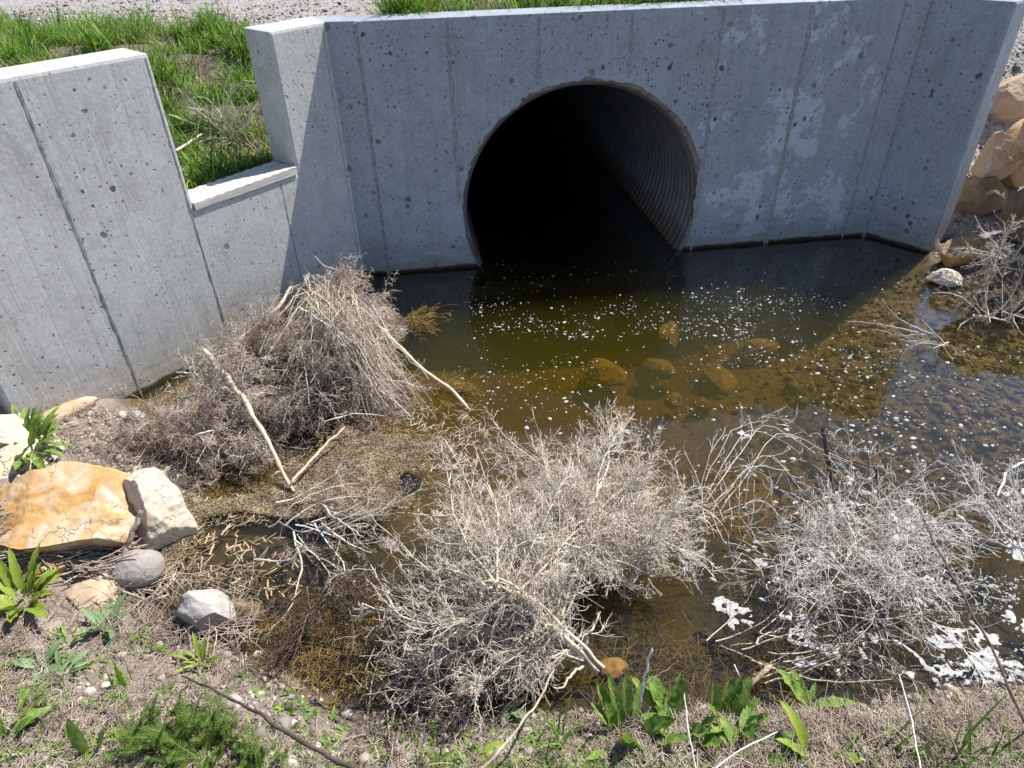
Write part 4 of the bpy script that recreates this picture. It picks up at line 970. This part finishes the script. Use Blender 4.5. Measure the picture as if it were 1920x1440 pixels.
# ------------------------------------------------------------------ sticks
stick('peeled_stick', [P(382, 656, .30), P(432, 712, .27), P(470, 770, .22), P(520, 860, .10), P(535, 900, .05), P(551, 922, .02)], .0135, .0085, M_driftw, 'long peeled pale stick lying down the heap from the wing wall', wob=.003, seed=1, forks=((.12, (.5, -.2, .6), .06, .005), (.9, (-.6, -.5, .0), .05, .004)))
stick('thin_stick', [P(548, 884+20, .05), P(600, 845, .07), P(648, 800, .09)], .0065, .0045, M_driftw, 'thin straight stick crossing the lower end of the peeled stick', seed=2)
stick('thin_stick', [P(545, 538, .38), P(520, 580, .33), P(430, 652, .24)], .009, .006, M_driftw, 'bent pale stick resting against the sunlit wing wall above the heap', seed=3, forks=((.5, (-.6, .1, .2), .1, .003),))
stick('peeled_stick', [P(700, 600, .22), P(790, 690, .12), P(845, 730, .05), P(880, 768, .015)], .008, .0095, M_driftw, 'smooth pale stick sloping off the right flank of the heap into the water', seed=5)
stick('thin_stick', [P(330, 698, .16), P(400, 705, .2), P(470, 722, .18)], .004, .003, M_twigw, 'thin white stick lying level across the upper end of the peeled stick', seed=6)
stick('thin_stick', [P(350, 830, .16), P(372, 812, .2), P(405, 805, .18), P(368, 868, .12)], .0035, .0025, M_twigw, 'hooked white twig on the left part of the heap', seed=7, wob=.001)
stick('thin_stick', [P(560, 575, .45), P(600, 600, .40), P(660, 640, .34)], .005, .003, M_twigw, 'grey curved twig across the top of the heap', seed=8)
stick('dark_branch', [P(1543, 805, .30), P(1550, 850, .20), P(1560, 905, .1), P(1572, 985, -.02)], .0085, .0075, M_dark, 'dark broken branch standing up out of the right tumbleweed', 'branch', seed=9, forks=((.25, (.75, -.45, -.16), .5, .0042), (.45, (-.45, -.8, -.10), .36, .0045), (.4, (.35, -.75, -.12), .5, .004), (.6, (-.7, -.5, .0), .3, .0035), (.3, (.1, -.9, -.2), .42, .0038), (.12, (.5, .1, -.1), .2, .003)))
stick('dark_branch', [P(1641, 872, .2), P(1648, 915, .12), P(1655, 975, 0)], .0045, .004, M_dark, 'thin dark upright twig right of the dark broken branch', 'branch', seed=10)
stick('dark_branch', [P(1720, 950, .25), P(1790, 1090, .3), P(1860, 1220, .36), P(1925, 1365, .42)], .0035, .0035, M_dark, 'long thin dark stem slanting across the lower right corner', 'branch', seed=11, n=40, wob=.002)
stick('dark_branch', [P(340, 1268, .18), P(400, 1292, .2), P(470, 1330, .24), P(560, 1388, .28), P(680, 1450, .30)], .0032, .0065, M_dark, 'bent dark brown branch lying on the near left bank', 'branch', seed=12, n=40)
stick('broken_reed', [P(1396, 1292, .03), P(1446, 1248, .05)], .0085, .0085, M_reed, 'short hollow golden reed at the near water edge', 'reed', seed=13, wob=.0005, kn=.02)
stick('dry_stalk', [P(1300, 1475, .3), P(1380, 1410, .33), P(1458, 1372, .34)], .0024, .0018, M_twigw, 'white dry stalk rising behind the lower right leaves', seed=14, wob=.0006)
stick('dry_stalk', [P(1283, 1300, .33), P(1290, 1370, .30), P(1306, 1450, .26)], .0018, .002, M_twigw, 'upright pale stalk inside the broad leaved plant', seed=15, wob=.0006)
stick('dry_stalk', [P(1686, 1265, .30), P(1705, 1330, .30), P(1727, 1450, .3)], .0018, .002, M_twigw, 'long thin white stalk in the lower right grass', seed=16, wob=.0006)
stick('dry_stalk', [P(1222, 1215, .30), P(1210, 1260, .22), P(1198, 1325, .10)], .0032, .004, M_twigw, 'upright thin grey stalk at the water edge above the broad leaved plant', seed=17, forks=((.6, (.5, 0, .6), .1, .002),))
stick('dry_stalk', [P(880, 1470, .3), P(960, 1380, .26), P(1005, 1320, .22), P(1040, 1255, .16)], .004, .0025, M_straw, 'grey dry stalk leaning from the bottom edge to the bush', seed=18)
stick('fallen_log', [G(1400, 1350)+[0, 0, .01], G(1500, 1352)+[0, 0, .012], G(1625, 1350)+[0, 0, .01]], .013, .011, M_straw, 'grey half buried branch lying along the near shore', 'branch', seed=19)
stick('fallen_log', [G(1840, 1372)+[0, 0, .012], G(1880, 1368)+[0, 0, .015], G(1950, 1350)+[0, 0, .02]], .012, .014, M_brown, 'brown stick cut by the lower right edge', 'branch', seed=20)
stick('driftwood', [P(228, 1052, .10), P(243, 1010, .17), P(266, 955, .26)], .011, .008, M_straw, 'flat grey driftwood leaning in the gap between orange and cream boulders', 'driftwood', seed=21)
stick('driftwood', [G(180, 1110)+[0, 0, .03], G(225, 1080)+[0, 0, .05]], .010, .012, M_straw, 'stubby driftwood piece below the grey cobble', 'driftwood', seed=22)
stick('thin_stick', [G(20, 1047)+[0, 0, .05], G(80, 1043)+[0, 0, .07], G(132, 1044)+[0, 0, .06]], .005, .004, M_straw, 'straight brown stick on the litter above the small ochre rock', seed=23)
stick('thin_stick', [G(215, 1112)+[0, 0, .03], G(290, 1140)+[0, 0, .03], G(322, 1125)+[0, 0, .03]], .0045, .003, M_straw, 'bent grey stick between cobble and white angular rock', seed=24)
stick('thin_stick', [G(640, 1395)+[0, 0, .01], G(720, 1370)+[0, 0, .012], G(800, 1352)+[0, 0, .012]], .0035, .0025, M_straw, 'long thin pale stick on the bare sand at bottom centre', seed=25)
stick('thin_stick', [P(1500, 985, .02), P(1480, 1020, .01), P(1462, 1050, .0)], .003, .002, M_dark, 'thin dark twig at the left side of the right tumbleweed', seed=26)
stick('dark_branch', [P(1830, 585, .16), P(1800, 600, .05), P(1795, 600, -.02)], .0045, .003, M_dark, 'dark forked twig poking from the far right shallows', 'branch', seed=27, forks=((.3, (.3, .1, .7), .15, .003),))
stick('dry_stalk', [P(1870, 930, .22), P(1890, 880, .25), P(1925, 865, .2)], .004, .004, M_twigw, 'curved white stalk beside the right edge bush', seed=28)
stick('thin_stick', [P(1240, 905, .0), P(1300, 850, .05), P(1360, 795, .1)], .0022, .0015, M_dark, 'thin dark stem curving up through the white arching branch', seed=29)
for k, (a_, b_, c_, lb) in enumerate((((430, 760, .2), (470, 740, .24), (520, 735, .22), 'pale dry cane lying just right of the middle of the peeled stick'), ((560, 640, .32), (575, 700, .26), (580, 760, .18), 'pale dry cane running straight down the middle of the heap'),
                                     ((690, 560, .34), (715, 600, .30), (740, 650, .22), 'pale dry cane near the top right of the heap'), ((610, 790, .12), (660, 775, .12), (720, 780, .08), 'pale dry cane lying level along the lower edge of the heap'),
                                     ((300, 780, .14), (340, 745, .2), (380, 735, .2), 'pale dry cane at the far left end of the heap'), ((640, 510, .46), (610, 500, .5), (590, 480, .56), 'pale dry cane poking up from the very top of the heap'))):
    stick('loose_cane', [P(*a_), P(*b_), P(*c_)], .0032, .002, (M_twigw, M_cane)[k % 2], lb, 'cane', 'loose canes scattered over the brush heap', n=14, seed=200+k)
# stem litter at the left boulders
xy, _, _ = in_px(900, -40, 960, 250, 1085, 78, .1); V, F = straws(xy, Gz(xy[:, 0], xy[:, 1])+.01+np.random.default_rng(1).uniform(0, .05, len(xy)), .16, .0028, 79, .12, .15, az=np.random.default_rng(2).normal(.05, .5, len(xy)))
tag(mesh_obj('stem_litter', V, F, M_straw), 'layer of dry hollow stems around the left boulders', kind='stuff')
xy = np.concatenate([in_px(420, 180, 1050, 480, 1200, 80, .05)[0], in_px(500, 60, 760, 380, 900, 81, .08)[0]]); V, F = straws(xy, Gz(xy[:, 0], xy[:, 1])+.01+np.random.default_rng(3).uniform(0, .03, len(xy)), .12, .0014, 82, .15, .15)
tag(mesh_obj('twig_litter', V, F, M_straw), 'fine twig litter on gravel between the wall, the boulders and the water', kind='stuff')

# ------------------------------------------------------------------ near bank litter and ground plants
r = np.random.default_rng(90)
xy = np.concatenate([in_px(26000, -150, 1080, 2050, 1560, 91, .2)[0], in_px(5000, 1240, 1290, 2000, 1480, 92, .15)[0]])
sdv = poly_sd(xy[:, 0], xy[:, 1], wpoly); px, py = project(np.column_stack([xy, Gz(xy[:, 0], xy[:, 1])]))
bare = np.exp(-(((px-640)/190)**2+((py-1330)/60)**2))*.93
k_ = (sdv > .0) & (r.uniform(0, 1, len(xy)) > bare) & (r.uniform(0, 1, len(xy)) < .35+.65*sstep(-.3, .3, fbm(xy[:, 0]*5, xy[:, 1]*5, 7))); xy = xy[k_]
V, F = straws(xy, ground_z(xy[:, 0], xy[:, 1])+.003+r.uniform(0, .012, len(xy)), .06, .0011, 93, .25, .9)
tag(mesh_obj('dead_grass_litter', V, F, M_straw), 'matted dead grass litter on the near bank', kind='stuff')
xy = in_px(5200, 1200, 1300, 2000, 1500, 94, .15)[0]; sdv = poly_sd(xy[:, 0], xy[:, 1], wpoly); xy = xy[sdv > -.01]
V, F = straws(xy, ground_z(xy[:, 0], xy[:, 1])+.006+r.uniform(0, .02, len(xy)), .14, .0012, 95, .15, .5)
tag(mesh_obj('shore_straw', V, F, M_straw), 'long dead straw combed along the near right shore', kind='stuff')
# small green seedlings
xy = in_px(3000, -60, 1180, 2000, 1520, 96, .25)[0]; sdv = poly_sd(xy[:, 0], xy[:, 1], wpoly); px, py = project(np.column_stack([xy, Gz(xy[:, 0], xy[:, 1])]))
w_ = .12+.8*np.exp(-(((px-330)/300)**2+((py-1420)/60)**2))+.6*np.exp(-(((px-900)/150)**2+((py-1410)/40)**2))+.9*np.exp(-(((px-1450)/350)**2+((py-1420)/45)**2))+.35*np.exp(-(((px-80)/120)**2+((py-1240)/60)**2))
k_ = (sdv > .03) & (r.uniform(0, 1, len(xy)) < w_); xy = xy[k_]; parts = []
for k, (a_, b_) in enumerate(xy):
    g_ = float(ground_z(a_, b_)); n_ = r.integers(4, 8)
    for j in range(n_): parts.append(leaf((a_, b_, g_), r.uniform(0, 6.28), r.uniform(.3, 1.2), r.uniform(.015, .04), r.uniform(.006, .012), .5, .2, .0, k*9+j, nb=3))
V, F = merge(parts); tag(mesh_obj('seedlings', V, F, M_leaf), 'tiny green seedlings sprouting through the dead grass', kind='stuff')
xy = in_px(5200, 950, 1375, 1990, 1540, 97, .28)[0]; xy = xy[fbm(xy[:, 0]*7, xy[:, 1]*7, 5) > -.15]
V, F = blades(np.column_stack([xy, ground_z(xy[:, 0], xy[:, 1])-.004]), len(xy), 0, .075, .0032, 98, .6, 1.)
tag(mesh_obj('fine_grass', V, F, M_grass), 'fine short green grass along the bottom right', kind='stuff')

# ------------------------------------------------------------------ individual green plants
rosette('leafy_clump', G(48, 848), 90, .18, .032, M_leaf, 'bushy green leafy clump at the left end of the wing wall', el=(.35, 1.45), seed=1, spread=.07, droop=(.2, .8))
rosette('dock_plant', G(45, 1128), 26, .16, .036, M_leafy, 'yellow green dock plant at the left edge below the ochre rock', el=(.8, 1.45), seed=2, spread=.06, wav=.09)
rosette('rosette_plant', G(200, 1180), 11, .12, .034, M_leafg, 'grey green leaf rosette on bare litter left of the white rock', el=(.25, 1.2), seed=3, spread=.015, droop=(.2, .6))
rosette('rosette_plant', G(78, 1250), 7, .09, .04, M_leafg, 'flat pale green rosette left of the grass tuft', el=(.15, .7), seed=4, spread=.02)
rosette('seedling_clump', G(128, 1212), 22, .06, .012, M_leaf, 'small fine green clump above the flat pale rosette', el=(.3, 1.3), seed=5, spread=.04)
rosette('seedling_clump', G(112, 1268), 18, .055, .014, M_leafg, 'small pale green clump right of the flat rosette', el=(.2, 1.), seed=6, spread=.04)
rosette('seedling_clump', G(262, 1225), 26, .05, .011, M_leaf, 'low green clump beside the top of the grass tuft', el=(.3, 1.3), seed=7, spread=.06)
rosette('sprouting_plant', G(382, 1248), 16, .10, .014, M_leafy, 'yellow green sprouting plant at the shore below the white rock', el=(.7, 1.45), seed=8, spread=.02, wav=.12)
rosette('upright_leaf', G(163, 1420), 1, .20, .046, M_leaf, 'single tall green leaf standing in dead grass at bottom left', el=(1.35, 1.4), seed=9, az=(1.9, .05), droop=(.0, .05), wav=.03, fold=.15, spread=.002)
rosette('upright_leaf', G(188, 1412), 1, .14, .03, M_leaf, 'dark narrow leaf leaning right beside the tall single leaf', el=(1.1, 1.2), seed=10, az=(.5, .05), droop=(.0, .05), fold=.9, spread=.002)
rosette('dock_plant', G(8, 1395), 6, .14, .04, M_leaf, 'broad green leaves cut by the left edge near the bottom', el=(.7, 1.4), seed=11, spread=.03)
rosette('seedling_clump', G(28, 1350), 26, .07, .014, M_leaf, 'green seedling clump at the left edge above the cut leaves', el=(.3, 1.2), seed=12, spread=.06)
V, F = blades(G(236, 1290), 9, .015, .17, .006, 15, .15, .35); o = mesh_obj('grass_tuft', V, F, M_grass); tag(o, 'sparse upright dark grass tuft on the left bank', 'grass'); recenter(o, G(236, 1290))
# feathery yarrow
def yarrow(c, n, L, seed, label):
    r = np.random.default_rng(seed); e = empty('feathery_plant', c); tag(e, label, 'plant')
    for k in range(n):
        off = np.array([r.normal(0, .075), r.normal(0, .035), 0]); az = r.uniform(0, 6.28); lean = abs(r.normal(.35, .4)); l_ = L*r.uniform(.5, 1.1)
        b = np.array(c)+off; b[2] = float(ground_z(b[0], b[1], False)); K = 12; t = np.linspace(0, 1, K); a = lean+.5*t
        d = np.array([math.cos(az), math.sin(az), 0])
        st = (d[None]*np.sin(a)[:, None]+np.array([0, 0, 1.])[None]*np.cos(a)[:, None])*l_/(K-1); q = b+np.cumsum(st, 0)-st[0]
        parts = [tubes(q[None], np.linspace(.0018, .0008, K)[None], 4)]
        side = unit(np.cross(d, [0, 0, 1.])); M_ = 18; ti = np.linspace(.12, 1, M_); p0 = np.stack([np.interp(ti, t, q[:, j]) for j in range(3)], 1); tn = unit(np.stack([np.interp(ti, t, st[:, j]) for j in range(3)], 1))
        for sg in (-1, 1):
            for j3 in (-.6, 0, .6):
                ll = .016*np.sin(ti*2.6+.35)[:, None]*r.uniform(.7, 1.2, (M_, 1)); nrm = np.cross(side, tn)
                p1 = p0+(side[None]*sg+tn*.7+nrm*j3*.8)*ll
                parts.append(tubes(np.stack([p0, (p0+p1)/2+tn*.001, p1], 1), np.tile([.0005, .0007, .0003], (M_, 1)), 3))
        V, F = merge(parts); child(mesh_obj('frond', V, F, M_leaf), e)
yarrow(G(345, 1400), 60, .15, 31, 'dense feathery green plant at the bottom left')
yarrow(G(420, 1425)+np.array([.02, 0, 0]), 16, .10, 32, 'low feathery sprig right of the dense feathery plant')
# broad dock leaves bottom right
rosette('dock_plant', G(1185, 1385), 17, .18, .042, M_leaf, 'broad leaved dock plant growing at the near shore right of the bush stem', el=(.7, 1.5), seed=21, spread=.07, wav=.08, droop=(.1, .6))
rosette('dock_plant', G(1268, 1375), 14, .16, .05, M_leaf, 'pale crinkled dock plant around the upright pale stalk', el=(.6, 1.5), seed=22, spread=.07, wav=.14, droop=(.1, .6))
rosette('dock_plant', G(1355, 1372), 15, .17, .042, M_leaf, 'dark glossy dock plant right of the upright pale stalk', el=(.8, 1.5), seed=23, spread=.06, wav=.07, droop=(.1, .5))
rosette('dock_plant', G(1398, 1425), 9, .13, .045, M_leaf, 'dock plant with short round leaves at the bottom edge', el=(.6, 1.4), seed=24, spread=.05, wav=.08)
rosette('dock_plant', G(1512, 1332), 4, .15, .038, M_leaf, 'small wavy leaved dock sprouting at the foam edge', el=(.8, 1.3), seed=25, spread=.02, wav=.13)
rosette('dock_plant', G(1520, 1425), 6, .16, .035, M_leafy, 'narrow yellow green dock leaves below the half buried branch', el=(.8, 1.4), seed=26, spread=.05)
rosette('dock_plant', G(955, 1330), 3, .10, .026, M_leafg, 'small drooping leaf plant at the shore left of the grey stalk', el=(.7, 1.2), seed=27, spread=.02)
rosette('dock_plant', G(890, 1435), 7, .10, .03, M_leafy, 'low yellow green leaf plant at the bottom centre', el=(.4, 1.2), seed=28, spread=.03)
for k, (px, py, n_, h_, lb) in enumerate(((1040, 1400, 22, .13, 'curved grass tuft left of the broad leaved dock'), (1790, 1440, 34, .20, 'tall green grass tuft at the lower right'), (1700, 1425, 26, .14, 'shorter grass tuft left of the tall lower right one'), (1880, 1440, 18, .14, 'grass tuft in the bottom right corner'),
                                          (1600, 1430, 16, .11, 'thin grass tuft below the half buried branch'), (700, 1425, 14, .06, 'very short grass tuft on the bare sand at bottom centre'), (1470, 1440, 18, .12, 'grass tuft between the dock plants at the bottom edge'))):
    c = G(px, py); V, F = blades(c, n_, .03, h_, .006, 300+k, .35, .9); o = mesh_obj('grass_tuft', V, F, M_grass); tag(o, lb, 'grass'); recenter(o, c)

# ------------------------------------------------------------------ foam
def foam_dots(n, boxes, seed, s0, s1):
    r = np.random.default_rng(seed); xs = []
    for (x0, y0, x1, y1, f) in boxes: xs.append(in_px(int(n*f), x0, y0, x1, y1, int(r.integers(1e6)))[0])
    xy = np.concatenate(xs); cl = fbm(xy[:, 0]*3.2, xy[:, 1]*5, 44); keep = r.uniform(0, 1, len(xy)) < .16+.95*sstep(-.15, .3, cl)
    xy = xy[keep]; keep = (poly_sd(xy[:, 0], xy[:, 1], wpoly) < -.01) & (poly_sd(xy[:, 0], xy[:, 1], mpoly) > .02); xy = xy[keep]
    n = len(xy); sz = s0*np.exp(r.normal(0, .5, n)).clip(.4, s1); m_ = 9; a = np.arange(m_)*2*math.pi/m_
    el = r.uniform(.55, .95, n); rot = r.normal(.15, .5, n); rad_ = 1+.28*np.sin(a[None]*2+r.uniform(0, 6, (n, 1)))*r.uniform(0, 1, (n, 1))+.12*r.normal(0, 1, (n, m_))
    lx = sz[:, None]*rad_*np.cos(a)[None]; ly = sz[:, None]*el[:, None]*rad_*np.sin(a)[None]
    X = xy[:, :1]+lx*np.cos(rot)[:, None]-ly*np.sin(rot)[:, None]; Y = xy[:, 1:]+lx*np.sin(rot)[:, None]+ly*np.cos(rot)[:, None]
    lo = np.stack([X, Y, np.full_like(X, .0008)], -1); inn = np.stack([xy[:, :1]*.35+X*.65, xy[:, 1:]*.35+Y*.65, np.full_like(X, .0032)], -1); top = np.concatenate([xy, np.full((n, 1), .0042)], 1)[:, None]
    V = np.concatenate([lo, inn, top], 1).reshape(-1, 3); st = 2*m_+1; b = np.arange(n)[:, None]*st; j = np.arange(m_)[None]; j2 = (j+1) % m_
    Q = np.stack([b+j, b+j2, b+m_+j2, b+m_+j], -1).reshape(-1, 4); T = np.stack([b+m_+j, b+m_+j2, b+2*m_+0*j], -1).reshape(-1, 3)
    return V, [Q, T]
p1 = foam_dots(1, [(870, 480, 1800, 560, 380), (880, 555, 1500, 640, 950), (900, 600, 1750, 800, 900), (1280, 540, 1720, 700, 700), (1480, 620, 1930, 900, 900), (1600, 850, 1930, 1020, 420), (1750, 1080, 1960, 1290, 1500), (860, 560, 1100, 800, 180)], 401, .0029, 3.0)
p2 = foam_dots(1, [(900, 540, 1500, 660, 90), (1000, 620, 1900, 900, 190), (1600, 700, 1930, 1000, 100), (1280, 850, 1500, 1100, 50), (800, 560, 1000, 900, 30)], 402, .0062, 2.0)
V, F = merge([p1, p2]); tag(mesh_obj('foam_flecks', V, F, M_foam), 'small white foam flecks scattered over the water', kind='stuff')
# lacy foam patches: sheet of cells kept where the noise is high
def foam_sheet(poly_px, cell, th, seed, sx, sy, ang_, zt=.0022):
    pp = np.array([P(*q)[:2] for q in poly_px]); x0, y0 = pp.min(0); x1, y1 = pp.max(0)
    X, Y = np.meshgrid(np.arange(x0, x1, cell), np.arange(y0, y1, cell)); u = X*math.cos(ang_)+Y*math.sin(ang_); v = -X*math.sin(ang_)+Y*math.cos(ang_)
    wx = .05*fbm(u*9, v*9, seed+3); wy = .05*fbm(u*9+7, v*9, seed+4)
    f = fbm((u+wx)*sx, (v+wy)*sy, seed, 5)-.55*np.abs(fbm((u+wx)*sx*4, (v+wy)*sy*3, seed+9, 3))*.6
    rdg = .085+.04*fbm(u*7, v*7, seed+30)-np.abs(fbm((u+wx)*sx*.55, (v+wy)*sy*.5, seed+21, 4))*1.15; rdg = rdg*2-.7*sstep(.02, -.2, fbm(u*4, v*6, seed+40))
    f = np.maximum(f-.10, rdg+th)-.7*np.maximum(0, vnoise(X*55, Y*55, seed)-.25)-.25*np.maximum(0, vnoise(X*22, Y*22, seed+2)-.1)
    d = poly_sd(X, Y, pp); g = f-th-sstep(-.09, -.005, d)*.75
    keepv = g > 0; idx = np.arange(X.size).reshape(X.shape)
    q = np.stack([idx[:-1, :-1], idx[:-1, 1:], idx[1:, 1:], idx[1:, :-1]], -1).reshape(-1, 4); q = q[keepv.ravel()[q].sum(1) >= 2]
    # outline vertices slide to the zero line for a smooth edge
    gy_, gx_ = np.gradient(g, cell); gl_ = np.maximum(gx_**2+gy_**2, 1e-3); neg = (g < 0)
    step = np.clip(-g/gl_, -1.2*cell/np.sqrt(gl_), 1.2*cell/np.sqrt(gl_))
    Xs = np.where(neg, X+gx_*step, X); Ys = np.where(neg, Y+gy_*step, Y)
    Z = .001+zt*np.clip(g*6, 0, 1)**.5*(.7+.5*fbm(X*60, Y*60, seed))
    return np.stack([Xs, Ys, Z], -1).reshape(-1, 3), q
fp = [foam_sheet([(1250, 1150), (1400, 1020), (1560, 1000), (1700, 1060), (1800, 1130), (1930, 1150), (1990, 1290), (1700, 1310), (1480, 1320), (1330, 1210)], .0038, .14, 501, 11, 20, -.55),
      foam_sheet([(1470, 900), (1640, 860), (1800, 980), (1790, 1120), (1620, 1130), (1480, 1060)], .0040, .13, 502, 13, 18, .3),
      foam_sheet([(1840, 900), (1990, 900), (1990, 1100), (1840, 1100)], .0045, .05, 503, 8, 10, 1.2),
      foam_sheet([(1340, 780), (1500, 780), (1530, 850), (1350, 850)], .0045, .26, 504, 8, 9, .1),
      foam_sheet([(1740, 1130), (1860, 1100), (2060, 1080), (2060, 1320), (1850, 1320), (1700, 1300)], .0045, .10, 505, 9, 16, -.5)]
V, F = merge([(a_, b_) for a_, b_ in fp]); used = np.unique(np.concatenate([f.ravel() for f in F])); rm = np.full(len(V), -1); rm[used] = np.arange(len(used))
tag(mesh_obj('foam_patches', V[used], [rm[f] for f in F], M_foam), 'lacy white foam patches drifting among the twigs at the lower right', kind='stuff')
